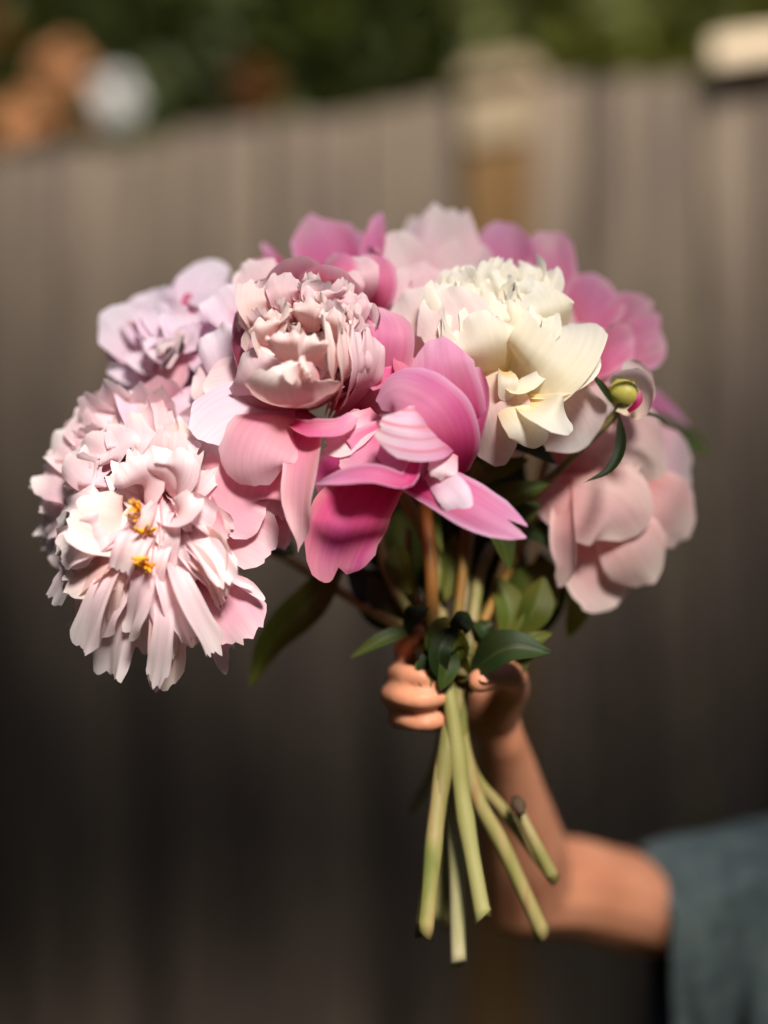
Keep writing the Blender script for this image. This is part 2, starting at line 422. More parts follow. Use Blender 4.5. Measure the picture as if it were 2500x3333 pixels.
M['cap']    = solid_mat('post_cap_wood', [(.25, S(150, 132, 108)), (.6, S(172, 152, 122)), (.8, S(140, 124, 100))], scale=(20, 20, 20), rough=.85, bump=.4, dist=.003, spec=.1)
M['sunlit_wood'] = solid_mat('sunlit_cap_rail', [(.25, S(240, 212, 176)), (.7, S(250, 226, 192))], scale=(8, 8, 20), rough=.7, bump=.2)  # pale colour stands in for sunlight along the fence top
M['ground'] = solid_mat('dark_soil_and_turf', [(.3, S(40, 34, 24)), (.5, S(48, 46, 28)), (.7, S(56, 58, 30))], scale=(3, 3, 3), rough=.95, bump=.6, dist=.03, spec=.1)
M['bark']   = solid_mat('bark', [(.3, S(54, 42, 32)), (.7, S(84, 68, 52))], scale=(12, 12, 3), rough=.9, bump=.6, dist=.01, spec=.1)
M['brickw'] = solid_mat('dark_render', [(.3, S(96, 70, 54)), (.7, S(112, 84, 64))], scale=(5, 5, 5), rough=.9)
M['rooft']  = solid_mat('roof_slate', [(.3, S(56, 54, 54)), (.7, S(74, 70, 68))], scale=(5, 5, 5), rough=.8)
M['frame']  = solid_mat('white_frame', [(.3, S(214, 210, 202)), (.7, S(226, 222, 214))], scale=(5, 5, 5), rough=.5, bump=0)
M['glass']  = solid_mat('window_glass', [(.3, S(24, 28, 32)), (.7, S(30, 36, 40))], scale=(2, 2, 2), rough=.08, bump=0, spec=.5)
def foliage_mat(name, a, b, c, trans=.3):
    return sheet_mat(name, [(0, a), (.5, b), (1, c)], trans=trans, var=.3, rough=.5, hue=.02)
M['fol1'] = foliage_mat('foliage_dark', S(44, 52, 18), S(58, 66, 24), S(76, 82, 30))
M['fol2'] = foliage_mat('foliage_olive', S(84, 88, 28), S(100, 102, 36), S(116, 116, 44))
M['fol3'] = foliage_mat('foliage_copper', S(124, 66, 26), S(150, 82, 34), S(180, 106, 50))
M['sky_gap'] = foliage_mat('sky_gap_white', S(236, 232, 226), S(244, 240, 236), S(250, 248, 246))  # near white, standing in for sky seen between the trees
M['glint_leaf'] = foliage_mat('glint_amber', S(234, 170, 112), S(242, 184, 130), S(248, 204, 156))  # bright amber puts sunset glints into the leaf colour

# ================================================================== SETTING
def box(x0, x1, y0, y1, z0, z1):
    v = [(x0, y0, z0), (x1, y0, z0), (x1, y1, z0), (x0, y1, z0), (x0, y0, z1), (x1, y0, z1), (x1, y1, z1), (x0, y1, z1)]
    f = [(3, 2, 1, 0), (4, 5, 6, 7), (0, 1, 5, 4), (1, 2, 6, 5), (2, 3, 7, 6), (3, 0, 4, 7)]
    return v, f

# ground: gently uneven sheet to the horizon
gx = np.r_[-200, -60, np.linspace(-20, 20, 41), 60, 200]
gv = []; gf = []
for j, y in enumerate(gx):
    for i, x in enumerate(gx):
        z = 0.03 * mnoise.noise(Vector((x * .5, y * .5, 0))) if abs(x) < 21 and abs(y) < 21 else 0
        gv.append((x, y, z - 0.02))
n_ = len(gx)
for j in range(n_ - 1):
    for i in range(n_ - 1):
        gf.append((j * n_ + i, j * n_ + i + 1, (j + 1) * n_ + i + 1, (j + 1) * n_ + i))
g = mesh_obj('ground', gv, gf, M['ground']); tag(g, 'dark turf and soil of the back garden', 'ground', kind='structure')

# fence of upright boards
FA = np.array([-0.76, 3.12]); FB = np.array([0.575, 2.40])
fdir = (FB - FA) / np.linalg.norm(FB - FA)
fnor = np.array([fdir[1], -fdir[0]])             # toward the camera
FZ = 1.985
fence_org = np.array([FA[0], FA[1], 0.0])
fence = empty('wooden_fence', fence_org, 'weathered upright board fence with a taller post, behind the bouquet', 'fence')
fang = math.atan2(fdir[1], fdir[0])
def fence_piece(name, s0, s1, o0, o1, z0, z1, mat, bev=0.004, dz=0.0, lean=0.0):
    me = bpy.data.meshes.new(name)
    bm = bmesh.new()
    v, f = box(0, s1 - s0, 0, o1 - o0, 0, z1 - z0)
    vs_ = [bm.verts.new(p) for p in v]
    for q in f: bm.faces.new([vs_[k] for k in q])
    if bev: bmesh.ops.bevel(bm, geom=bm.edges[:], offset=bev, segments=2, affect='EDGES')
    bmesh.ops.recalc_face_normals(bm, faces=bm.faces[:])
    bm.to_mesh(me); bm.free()
    me.materials.append(mat)
    o = bpy.data.objects.new(name, me); COL.objects.link(o); o.parent = fence
    p = fdir * s0 + (-fnor) * o0
    o.location = (p[0], p[1], z0 + dz)
    o.rotation_euler = (0, lean, fang)
    return o
BW = 0.098
s = -3.4
while s < 4.2:
    w = BW + random.uniform(-.006, .006)
    off = random.choice([0, 0.0, 0.006, 0.012])
    # boards face the camera; every other one laps behind its neighbours
    fence_piece('board', s, s + w - 0.004, off, off + 0.018, 0.02, FZ + random.uniform(-.012, .012), M['board'], lean=random.uniform(-.003, .003))
    s += w
for z in (0.35, 1.05, 1.72):
    fence_piece('rail', -3.4, 4.2, 0.034, 0.074, z, z + 0.09, M['board'])
# post in front of the boards
def s_of_px(px, off=0.0):
    # where the view ray through px meets the fence line
    d = np.array([(px - 1250) * K, 1.0])
    A = np.array([[d[0], -fdir[0]], [d[1], -fdir[1]]])
    t, s_ = np.linalg.solve(A, FA + fnor * off)
    return s_, t
sp, dp = s_of_px(1583, 0.06)
fence_piece('post', sp - .055, sp + .055, -0.030, -0.002, 0.0, FZ + 0.0, M['post'])
fence_piece('post_cap', sp - .066, sp + .066, -0.044, 0.040, FZ + 0.0, FZ + 0.05, M['cap'], bev=0.015)
fence_piece('post_collar', sp - .060, sp + .060, -0.037, -0.003, FZ - 0.10, FZ + 0.0, M['cap'], bev=0.01)
for q in (-1, 1):
    fence_piece('post', sp + q * 2.4 - .05, sp + q * 2.4 + .05, 0.076, 0.176, 0.0, FZ + 0.02, M['post'])
sr, dr = s_of_px(2330, 0.0)
o = fence_piece('cap_rail', sr, 4.2, -0.034, -0.003, FZ - 0.018, FZ + 0.030, M['sunlit_wood'], bev=0.006)
o['label'] = 'capping rail along the top of the boards, coloured pale for sunlight'

# trees and shrubs beyond the fence
def leaf_cloud(n, centre, rad, size, holes=(), clump=None, seed=0):
    r = np.random.default_rng(seed)
    pts = []
    cl = r.normal(size=(clump or 40, 3)); cl = cl / np.linalg.norm(cl, axis=1, keepdims=True) * r.uniform(.35, 1, (len(cl), 1)) ** .5
    p = cl[r.integers(0, len(cl), n)] + r.normal(size=(n, 3)) * .17
    p = p * np.array(rad) + np.array(centre)
    for (hp, hr) in holes:      # open gaps in the crown, seen along the line from the garden
        hp = np.array(hp)
        k = np.linalg.norm(np.cross(p - np.array([0, 0, CAMZ]), nrm(hp - np.array([0, 0, CAMZ]))), axis=1) > hr
        p = p[k]
    n = len(p)
    a = nrm(r.normal(size=(n, 3))); b = nrm(np.cross(a, r.normal(size=(n, 3))))
    sz = size * r.uniform(.6, 1.3, (n, 1))
    c = np.cross(a, b)
    V = np.stack([p - a * sz, p + b * sz * .45 + c * sz * .12, p + a * sz, p - b * sz * .45 + c * sz * .12], 1).reshape(-1, 3)
    F = np.arange(4 * n).reshape(n, 4)
    UV = np.tile(np.array([[.5, 0], [1, .5], [.5, 1], [0, .5]]), (n, 1))
    return V, F, UV

def tree(name, label, base, height, rad, zc, mat, n, size, seed, holes=(), clump=40, cat='tree', trunk_r=.09):
    base = np.array(base, float)
    root = empty(name, base, label, cat, 'trees and shrubs beyond the fence')
    r = np.random.default_rng(seed)
    top = base + np.array([r.uniform(-.1, .1), r.uniform(-.1, .1), height * .85])
    V, F, UV = tube([base, base * .5 + top * .5 + np.array([.06, .03, 0]), top], [trunk_r, trunk_r * .7, trunk_r * .2], 8, 12)
    trunk = mesh_obj('trunk', V, F, M['bark'], root, UV)
    for k in range(6):
        st = base * (1 - (.3 + .1 * k)) + top * (.3 + .1 * k)
        a = r.uniform(0, 6.28)
        en = st + np.array([math.cos(a) * rad[0] * .7, math.sin(a) * rad[1] * .7, rad[2] * .35])
        V, F, UV = tube([st, (st + en) / 2 + np.array([0, 0, .06]), en], [trunk_r * .4, trunk_r * .25, trunk_r * .08], 6, 8)
        mesh_obj('limb', V, F, M['bark'], root, UV)
    V, F, UV = leaf_cloud(n, base + np.array([0, 0, zc]), rad, size, holes, clump, seed)
    mesh_obj('crown', V, F, mat, root, UV, smooth=False)
    return root

tree('evergreen_tree', 'dense dark evergreen tree behind the middle of the fence', (-.35, 5.3, 0), 4.4, (1.15, .8, 1.9), 2.6, M['fol1'], 15000, .07, 11, clump=160)
tree('leafy_tree', 'mid green leafy tree behind the fence to the side of the pale rail', (1.35, 4.9, 0), 4.2, (1.2, .8, 1.8), 2.5, M['fol2'], 12000, .07, 12, clump=130)
tree('copper_tree', 'copper leaved tree behind the fence', (-1.55, 5.9, 0), 4.2, (.95, .8, 1.9), 2.5, M['fol3'], 9000, .07, 13, clump=110)
tree('evergreen_tree', 'dark evergreen tree far behind, between the copper and leafy trees', (.6, 7.4, 0), 5.2, (1.9, .9, 2.4), 3.0, M['fol1'], 16000, .09, 14, clump=170)
tree('evergreen_tree', 'dark evergreen tree standing behind the copper leaved tree', (-2.6, 8.0, 0), 5.2, (1.6, .9, 2.4), 3.0, M['fol1'], 14000, .09, 15, clump=150)
tree('leafy_tree', 'green leafy tree past the end of the pale rail', (3.3, 6.2, 0), 4.6, (1.4, .9, 2.0), 2.7, M['fol2'], 9000, .08, 16, clump=110)
tree('evergreen_tree', 'dark evergreen tree far behind the leafy tree', (2.6, 8.6, 0), 6.0, (2.2, .9, 3.0), 3.2, M['fol1'], 15000, .1, 17, clump=170)
tree('evergreen_tree', 'dark evergreen tree farthest behind the middle of the fence', (-.6, 9.4, 0), 6.4, (2.2, .9, 3.2), 3.3, M['fol1'], 15000, .1, 18, clump=170)
c = P(375, 330, 3.9)  # white spray set here in place of a bright gap of sky
root = empty('sky_gap_spray', c, 'white spray standing in for a sky gap, in front of the copper tree', 'blossom')
V, F, UV = leaf_cloud(600, c, (.036, .036, .046), .018, seed=39, clump=60)
mesh_obj('blossom', V, F, M['sky_gap'], root, UV, smooth=False)
V, F, UV = tube([c + np.array([0, .9, -.5]), c + np.array([.02, .25, -.1]), c], [.01, .007, .003], 6, 8)
mesh_obj('twig', V, F, M['bark'], root, UV)
for k, (px, py, dd, rr) in enumerate([(205, 225, 4.1, .052), (95, 375, 4.0, .034), (255, 370, 4.3, .014), (830, 285, 4.2, .040), (15, 425, 3.9, .026)]):  # coloured clumps added in place of sunset glints through the trees
    c = P(px, py, dd)
    root = empty('glint_spray', c, ['leafy stand-in for an orange glint high in the copper tree', 'leafy stand-in for a low orange glint over the fence top', 'small leafy stand-in glint between the two larger ones',
                 'leafy stand-in for a dull orange glint beside the dark evergreen', 'leafy stand-in glint at the outer edge of the copper tree'][k], 'light glint', 'amber leaves standing in for glints above the fence')
    V, F, UV = leaf_cloud(300, c, (rr, rr, rr), .022, seed=40 + k, clump=24)
    mesh_obj('foliage', V, F, M['glint_leaf'] if k != 3 else M['fol3'], root, UV, smooth=False)
    V, F, UV = tube([c + np.array([0, .4, -.25]), c + np.array([.02, .15, -.06]), c], [.008, .006, .003], 6, 8)
    mesh_obj('twig', V, F, M['bark'], root, UV)

# shrubs added out of view on either side to keep skylight off the fence
def shrub(label, x, y, h, r, seed, n):
    base = np.array([x, y, 0.0])
    root = empty('shade_shrub', base, label, 'shrub', 'shrubs added beside the fence to block skylight')
    V, F, UV = tube([base, base + np.array([.02, .01, h * .5]), base + np.array([0, 0, h * .9])], [.05, .04, .01], 8, 12)
    mesh_obj('trunk', V, F, M['bark'], root, UV)
    q = np.random.default_rng(seed)
    t = q.uniform(.01, 1, n); a = q.uniform(0, 6.283, n)
    rad = r * np.interp(t, [0, .08, .4, .75, 1], [.8, 1, 1, .75, .1]) * q.uniform(.3, 1.08, n) ** .5 * (1 + .12 * np.sin(5 * a + 9 * t))
    p = base + np.stack([rad * np.cos(a), rad * np.sin(a), t * h], 1)
    up = nrm(np.stack([np.cos(a), np.sin(a), np.full(n, .6)], 1) + q.normal(size=(n, 3)) * .5)
    b = nrm(np.cross(up, q.normal(size=(n, 3)))); c = np.cross(up, b); sz = q.uniform(.03, .06, (n, 1))
    V = np.stack([p - up * sz, p + b * sz * .45 + c * sz * .1, p + up * sz, p - b * sz * .45 + c * sz * .1], 1).reshape(-1, 3)
    mesh_obj('crown', V, np.arange(4 * n).reshape(n, 4), M['fol1'], root, np.tile(np.array([[.5, 0], [1, .5], [.5, 1], [0, .5]]), (n, 1)), smooth=False)
shrub('added tall rounded evergreen shrub by the far end of the fence', -1.72, 2.75, 2.5, .62, 81, 14000)
shrub('added bushy evergreen shrub on the side away from the person', -1.62, 1.5, 2.0, .55, 82, 11000)
shrub('added rounded evergreen shrub behind the person', 1.42, 1.42, 2.1, .42, 83, 9000)

def shade_hedge(label, x0, x1, y0, y1, h, seed, n):  # tall hedges added out of view to block skylight
    base = np.array([(x0 + x1) / 2, (y0 + y1) / 2, 0.0])
    root = empty('shade_hedge', base, label, 'shade_hedge', 'tall hedges added to block skylight')
    q = np.random.default_rng(seed)
    p = np.stack([q.uniform(x0, x1, n), q.uniform(y0, y1, n), q.uniform(0, h, n)], 1)
    p[:, 2] += .08 * np.sin(p[:, 1] * 5 + p[:, 0] * 3) * (p[:, 2] / h)
    p[:, 0] += .06 * np.sin(p[:, 1] * 4 + p[:, 2] * 6)
    up = nrm(q.normal(size=(n, 3)) + np.array([0, 0, .5])); b = nrm(np.cross(up, q.normal(size=(n, 3)))); c = np.cross(up, b); sz = q.uniform(.05, .09, (n, 1))
    V = np.stack([p - up * sz, p + b * sz * .5 + c * sz * .1, p + up * sz, p - b * sz * .5 + c * sz * .1], 1).reshape(-1, 3)
    mesh_obj('foliage', V, np.arange(4 * n).reshape(n, 4), M['fol1'], root, np.tile(np.array([[.5, 0], [1, .5], [.5, 1], [0, .5]]), (n, 1)), smooth=False)
    for yy in np.arange(y0 + .3, y1, .8):
        V, F, UV = tube([(base[0], yy, 0), (base[0] + .03, yy, h * .45), (base[0], yy, h * .85)], [.04, .03, .01], 6, 6)
        mesh_obj('trunk', V, F, M['bark'], root, UV)
shade_hedge('added long leafy screen against skylight, on the side away from the person', -3.0, -2.35, -4.2, 3.0, 3.3, 85, 26000)
shade_hedge('added tall leafy screen against skylight, on the side the person stands, beyond the shading tree', 3.2, 3.8, -4.2, .6, 3.3, 86, 18000)

# unseen house added behind the camera to block the low sky
HY = -4.6
hroot = empty('sky_block_house', (0, HY - 2.5, 0), 'brown rendered house added at the near end of the garden to block low sky', 'house')
def hpart(name, b, mat, parent=hroot):
    v, f = box(*b); return mesh_obj(name, v, f, mat, parent, smooth=False)
hw = hpart('wall', (-8, 6, HY - 5, HY, -.05, 4.3), M['brickw'])
rv = [(-8.4, HY + .35, 4.25), (-8.4, HY - 5.35, 4.25), (-8.4, HY - 2.5, 6.0), (6.4, HY + .35, 4.25), (6.4, HY - 5.35, 4.25), (6.4, HY - 2.5, 6.0)]
mesh_obj('roof', rv, [(2, 1, 0), (3, 4, 5), (0, 1, 4, 3), (1, 2, 5, 4), (2, 0, 3, 5)], M['rooft'], hroot, smooth=False)
for xx in (-6, -3.2, 1.4, 3.8):
    wdw = hpart('window', (xx, xx + 1.1, HY - .02, HY + .05, 1.0, 2.3), M['frame'])
    hpart('pane', (xx + .07, xx + 1.03, HY + .03, HY + .056, 1.07, 2.23), M['glass'], wdw)
dr_ = hpart('door', (-1.0, 0.0, HY - .02, HY + .05, 0, 2.1), M['frame'])
hpart('handle', (-.16, -.10, HY + .045, HY + .10, 1.0, 1.12), M['glass'], dr_)

# unseen tree added overhead, its flat crown shaped to shade the lower fence
ob = np.array([2.2, -.7, 0.0])
oroot = empty('fence_shade_tree', ob, 'added tree at the side of the garden, its flat crown shaped to shade the fence', 'tree')
V, F, UV = tube([ob, ob + np.array([-.1, .05, 1.8]), ob + np.array([-.5, .2, 3.2]), ob + np.array([-1.0, .3, 3.7])], [.14, .11, .08, .04], 10, 18)
mesh_obj('trunk', V, F, M['bark'], oroot, UV)
for (dx, dy, dz) in [(-2.2, .1, 3.75), (-1.8, .9, 3.8), (-1.7, -.3, 3.8), (-.6, .8, 3.9), (-.5, -.3, 3.9)]:
    V, F, UV = tube([ob + np.array([-.45, .2, 3.0]), ob + np.array([dx * .6, dy * .6, 3.55]), ob + np.array([dx, dy, dz])], [.05, .035, .012], 8, 10)
    mesh_obj('limb', V, F, M['bark'], oroot, UV)
q = np.random.default_rng(91)
n = 34000
cx = q.uniform(-2.6, 3.4, n)      # crown outline, before it is set in place
lo = np.interp(cx, [-2.6, -1.2, 1.15, 1.42, 1.6, 3.4], [-.5, -1.06, -1.06, -1.55, -2.1, -2.0]); hi = np.interp(cx, [-2.6, -.6, .3, 1.0, 1.6, 3.4], [1.0, 1.15, .90, .36, -.02, .0])
cy = lo + (hi - lo) * q.random(n)
keep = q.random(n) < (hi - lo) / 2.2
p = np.stack([cx - .3, cy - .14, 3.72 + q.normal(size=n) * .13], 1)[keep]; n = len(p)
a = nrm(q.normal(size=(n, 3)) * np.array([1, 1, .4])); b = nrm(np.cross(a, q.normal(size=(n, 3)))); c = np.cross(a, b); sz = q.uniform(.05, .1, (n, 1))
V = np.stack([p - a * sz, p + b * sz * .5 + c * sz * .1, p + a * sz, p - b * sz * .5 + c * sz * .1], 1).reshape(-1, 3)
mesh_obj('crown', V, np.arange(4 * n).reshape(n, 4), M['fol1'], oroot, np.tile(np.array([[.5, 0], [1, .5], [.5, 1], [0, .5]]), (n, 1)), smooth=False)

# ================================================================== BOUQUET
HOLD = (1478, 2255, 1.065)
def stem(fl, up, low, mat='stem', r=0.0042, hold=None):
    """stem from the flower base through the hand to its cut end"""
    h = hold or (HOLD[0] + random.uniform(-40, 40), HOLD[1] + random.uniform(-30, 60), HOLD[2] + random.uniform(-.02, .012))
    pts = [fl['_o'] + fl['_Z'] * 0.006] + [P(*u) for u in up] + [P(*h)] + [P(*l) for l in low]
    q = [r * x for x in (.8, .84, .86, .9, .92, .95, .98, 1, 1.02, 1.05, 1.08, 1.1, 1.1, 1.12, 1.13, 1.14)]
    for k in (3, 9, 12): q[min(15, k + random.choice([-1, 0, 1]))] *= random.uniform(1.08, 1.22)      # swollen leaf joints
    V, F, UV = tube(pts, q, 12, 56)
    cut = nrm(np.array([random.uniform(-1, 1), random.uniform(-1, 1), 0])) * .8
    V[-12:] += np.array([0, 0, 1.0]) * ((V[-12:] - V[-12:].mean(0)) @ cut)[:, None]
    o = mesh_obj('stem', V, F, M[mat], fl['_root'], UV)
    return o

def calyx(fl, r=0.012, n=5):
    Z, X, Y, o = fl['_Z'], fl['_X'], fl['_Y'], fl['_o']
    nz, ns = 7, 12
    V = []; F = []
    for i in range(nz):
        t = i / (nz - 1); rr = r * math.sin(math.pi * (.12 + .46 * t)); z = -r * .7 + r * 1.0 * t
        for j in range(ns):
            a = 2 * math.pi * j / ns; V.append(o + rr * (math.cos(a) * X + math.sin(a) * Y) + z * Z)
    for i in range(nz - 1):
        for j in range(ns):
            k = (j + 1) % ns; F.append((i * ns + j, i * ns + k, (i + 1) * ns + k, (i + 1) * ns + j))
    mesh_obj('calyx', V, F, M['sepal'], fl['_root'])

def leaf(fl, ctrl, W, face, mat='leaf', fold=.25, **kw):
    a = dict(bw=.12, vm=.42, taper=1.0, rnd=.0, cup=.15, ruf=.05, rf=2, notch=0, nu=9, fold=fold)
    a.update(kw)
    return petal(fl, ctrl, W, face, M[mat], n=18, name='leaf', **a)

# ---- lilac-white peony at the back of the left side
rng = np.random.default_rng(100); random.seed(100)
B = flower('lilac white frilly peony behind the blush ones, above the shaggy bloom', P(640, 1300, 1.16), D(-.32, .42, .55), M['lilac'])
whorl(B, 9, .068, .052, 82, 70, rb=.006, ruf=.12, notch=.10, cup=.5)
whorl(B, 10, .064, .046, 66, 40, rb=.006, ruf=.16, notch=.12, cup=.6)
whorl(B, 10, .060, .040, 48, 20, rb=.005, ruf=.18, notch=.085, cup=.7)
whorl(B, 10, .056, .034, 30, 5, rb=.004, ruf=.2, notch=.09, cup=.8)
whorl(B, 8, .050, .028, 14, -10, rb=.003, ruf=.22, notch=.10, cup=.9)
petal(B, [(560, 1220, 1.10), (450, 1100, 1.09), (345, 1000, 1.10)], 230, (-.2, .5, .8), rnd=.3, ruf=.12, cup=.4)
petal(B, [(520, 1120, 1.12), (500, 1020, 1.12), (490, 935, 1.13)], 170, (-.2, .3, .9), rnd=.3, ruf=.14, cup=.5)
petal(B, [(640, 1150, 1.12), (620, 1000, 1.13), (610, 880, 1.15)], 150, (-.1, .3, .9), rnd=.4, ruf=.16, cup=.5)
petal(B, [(790, 1130, 1.10), (690, 1000, 1.10), (690, 905, 1.12), (760, 890, 1.13)], 230, (.1, .3, .9), rnd=.3, ruf=.14, cup=.4)
petal(B, [(830, 1090, 1.08), (740, 1000, 1.07), (600, 965, 1.09)], 130, (.1, .7, .6), rnd=.3, ruf=.14, notch=.1, cup=.3)
petal(B, [(620, 1130, 1.07), (700, 1150, 1.05), (770, 1200, 1.05)], 190, (.3, .25, .9), rnd=.25, ruf=.12, notch=.12, cup=-.35)
petal(B, [(660, 1040, 1.07), (740, 1060, 1.05), (790, 1110, 1.05)], 150, (.3, .35, .9), rnd=.25, ruf=.12, notch=.12, cup=-.35)
petal(B, [(600, 960, 1.10), (570, 1100, 1.07), (530, 1250, 1.06), (500, 1330, 1.07)], 170, (-.55, .1, .8), M['cpink'], rnd=.3, ruf=.08, cup=-.5)
petal(B, [(600, 1260, 1.08), (420, 1120, 1.09), (350, 1180, 1.11)], 150, (-.5, .2, .8), M['cpink'], rnd=.3, ruf=.14, cup=.4)
petal(B, [(560, 1330, 1.08), (430, 1250, 1.09), (370, 1270, 1.11)], 150, (-.5, .2, .8), rnd=.3, ruf=.14, cup=.4)
for k in range(22):
    a = math.radians(rng.uniform(20, 200)); q = rng.uniform(.35, 1.0)
    e = np.array([600, 1130]) + np.array([math.cos(a) * 230, -math.sin(a) * 215]) * q
    st = np.array([620, 1230]) * .6 + e * .4
    m_ = (e + st) / 2 + rng.uniform(-15, 15, 2)
    dz = 1.05 + .05 * q
    petal(B, [(st[0], st[1], dz + .02), (m_[0], m_[1], dz - .015), (e[0], e[1], dz + rng.uniform(-.01, .02))], rng.uniform(100, 175), (math.cos(a) * .4 * (-1) ** k, .45, .9), M['lilac'] if k % 4 else M['pale'],
          bw=.5, vm=.65, rnd=.2, ruf=.18, rf=3.6, cup=rng.uniform(-.5, .6), notch=.09, nf=7)
calyx(B)
stem(B, [(1000, 1700, 1.13), (1300, 2000, 1.10)], [(1440, 2600, 1.08), (1415, 2985, 1.08)], 'stemg')

# ---- deep mauve-pink peony behind the sharp central bloom
rng = np.random.default_rng(101); random.seed(101)
Dd = flower('mauve pink peony with upright pointed petals behind the sharp blush bloom', P(1090, 1080, 1.12), D(.05, .8, .35), M['mauve'])
petal(Dd, [(1090, 1050, 1.10), (1075, 850, 1.10), (1000, 700, 1.12)], 250, (.2, .1, 1), bw=.6, vm=.5, taper=.55, rnd=.25, ruf=.06, cup=.55, notch=.04)
petal(Dd, [(1110, 1050, 1.12), (1120, 860, 1.12), (1130, 740, 1.14)], 240, (-.1, .1, 1), bw=.6, taper=.3, rnd=.3, ruf=.07, cup=.5, notch=.04)
petal(Dd, [(1010, 1020, 1.10), (920, 900, 1.11), (850, 785, 1.13)], 70, (.3, .4, .8), rnd=.3, ruf=.1, cup=1.3, notch=.03)
petal(Dd, [(1000, 1030, 1.10), (900, 900, 1.10), (822, 850, 1.12)], 120, (.1, .5, .8), M['magenta'], rnd=.3, ruf=.1, cup=.8, notch=.03)
petal(Dd, [(1010, 1060, 1.10), (890, 950, 1.10), (840, 910, 1.11)], 150, (.1, .5, .8), rnd=.3, ruf=.1, cup=.6)
petal(Dd, [(1200, 1030, 1.09), (1210, 860, 1.09), (1235, 685, 1.11)], 95, (-.2, .1, 1), rnd=.4, ruf=.08, cup=.9, notch=.03)
petal(Dd, [(1240, 1080, 1.06), (1258, 950, 1.05), (1190, 800, 1.07)], 120, (-.85, .1, .5), bw=.5, rnd=.4, ruf=.05, cup=.5, notch=.03)
petal(Dd, [(1200, 1040, 1.06), (1225, 920, 1.04), (1170, 830, 1.06)], 150, (-.4, .2, .9), M['rose'], bw=.5, rnd=.4, ruf=.05, cup=-.5, notch=.03)
for (a, b, c, w) in [((1150, 1010, 1.05), (1175, 900, 1.03), (1150, 835, 1.05), 130), ((1090, 1010, 1.05), (1095, 890, 1.03), (1075, 830, 1.06), 140),
                     ((1030, 1010, 1.05), (1010, 910, 1.03), (1010, 850, 1.06), 130), ((1120, 1010, 1.04), (1125, 930, 1.02), (1110, 880, 1.04), 130), ((980, 1000, 1.06), (960, 930, 1.04), (960, 880, 1.06), 110)]:
    petal(Dd, [a, b, c], w, (0, -.2, 1), M['rose'] if w > 130 else M['pale'], bw=.6, rnd=.35, ruf=.08, cup=-.6, notch=.06)
calyx(Dd)
stem(Dd, [(1200, 1650, 1.12), (1330, 1950, 1.09)], [(1465, 2650, 1.10), (1452, 3010, 1.11)], 'stem', r=.0038)

# ---- pale blush peony at the very top
rng = np.random.default_rng(102); random.seed(102)
G = flower('pale blush peony with ragged upright petals at the top of the bouquet', P(1400, 1080, 1.14), D(0, .9, .25), M['pale'])
petal(G, [(1400, 1080, 1.12), (1440, 850, 1.12), (1470, 625, 1.14)], 225, (0, .1, 1), bw=.6, vm=.5, taper=.35, rnd=.22, ruf=.12, cup=.4, notch=.12, nf=7, split=.08)
petal(G, [(1390, 1080, 1.14), (1370, 820, 1.15), (1345, 690, 1.17)], 150, (0, .1, 1), rnd=.3, ruf=.16, cup=.5, notch=.12)
petal(G, [(1370, 1080, 1.10), (1330, 900, 1.09), (1270, 745, 1.10)], 200, (.1, .1, 1), bw=.7, rnd=.35, ruf=.08, cup=.5, notch=.05)
petal(G, [(1420, 1080, 1.11), (1500, 900, 1.11), (1540, 760, 1.13)], 190, (0, .1, 1), rnd=.3, ruf=.14, cup=.4, notch=.08)
petal(G, [(1380, 1100, 1.08), (1360, 960, 1.07), (1330, 850, 1.09)], 190, (.1, .1, 1), bw=.7, rnd=.3, ruf=.12, cup=.5, notch=.1)
petal(G, [(1400, 1100, 1.08), (1420, 970, 1.07), (1440, 870, 1.09)], 190, (.1, .1, 1), bw=.7, rnd=.3, ruf=.12, cup=.5, notch=.1)
calyx(G)
stem(G, [(1410, 1600, 1.11), (1430, 1950, 1.09)], [(1505, 2650, 1.06), (1575, 2975, 1.06)], 'stem', hold=(1495, 2280, 1.05))

# ---- rose peony at the back of the right side
rng = np.random.default_rng(103); random.seed(103)
H = flower('rose pink single peony fanned out behind the cream bloom', P(1840, 1230, 1.15), D(.45, .75, .15), M['rose'])
petal(H, [(1720, 1130, 1.12), (1650, 880, 1.12), (1625, 715, 1.14)], 215, (-.1, .2, 1), M['mauve'], bw=.6, rnd=.35, ruf=.06, cup=.5, notch=.02)
petal(H, [(1780, 1130, 1.11), (1800, 940, 1.11), (1785, 752, 1.13)], 165, (0, .1, 1), bw=.75, vm=.5, taper=.12, rnd=.16, rp=4, ruf=.05, cup=.35, notch=.02)
petal(H, [(1820, 1180, 1.10), (1910, 1020, 1.10), (1960, 905, 1.13)], 215, (.1, .1, 1), bw=.6, rnd=.3, ruf=.05, cup=.5, notch=.02)
petal(H, [(1870, 1210, 1.11), (2020, 1080, 1.11), (2135, 985, 1.13)], 200, (.1, .1, 1), bw=.6, rnd=.25, ruf=.06, cup=.4, notch=.03, split=.08)
petal(H, [(1870, 1230, 1.10), (2030, 1150, 1.10), (2165, 1085, 1.12)], 190, (.1, .2, 1), bw=.6, rnd=.3, ruf=.06, cup=.4, notch=.03)
petal(H, [(1850, 1230, 1.08), (1970, 1150, 1.07), (2060, 1075, 1.09)], 150, (.1, -.2, 1), bw=.5, rnd=.35, ruf=.05, cup=.6, notch=.02)
petal(H, [(1850, 1250, 1.09), (1960, 1210, 1.08), (2080, 1190, 1.10)], 150, (.1, .3, 1), M['rose'], bw=.6, rnd=.35, ruf=.05, cup=.5, notch=.02)
petal(H, [(1900, 1270, 1.16), (2120, 1310, 1.17), (2245, 1385, 1.19)], 130, (.3, .8, .6), M['mauve'], bw=.5, rnd=.35, ruf=.06, cup=.5, notch=.02)
calyx(H)
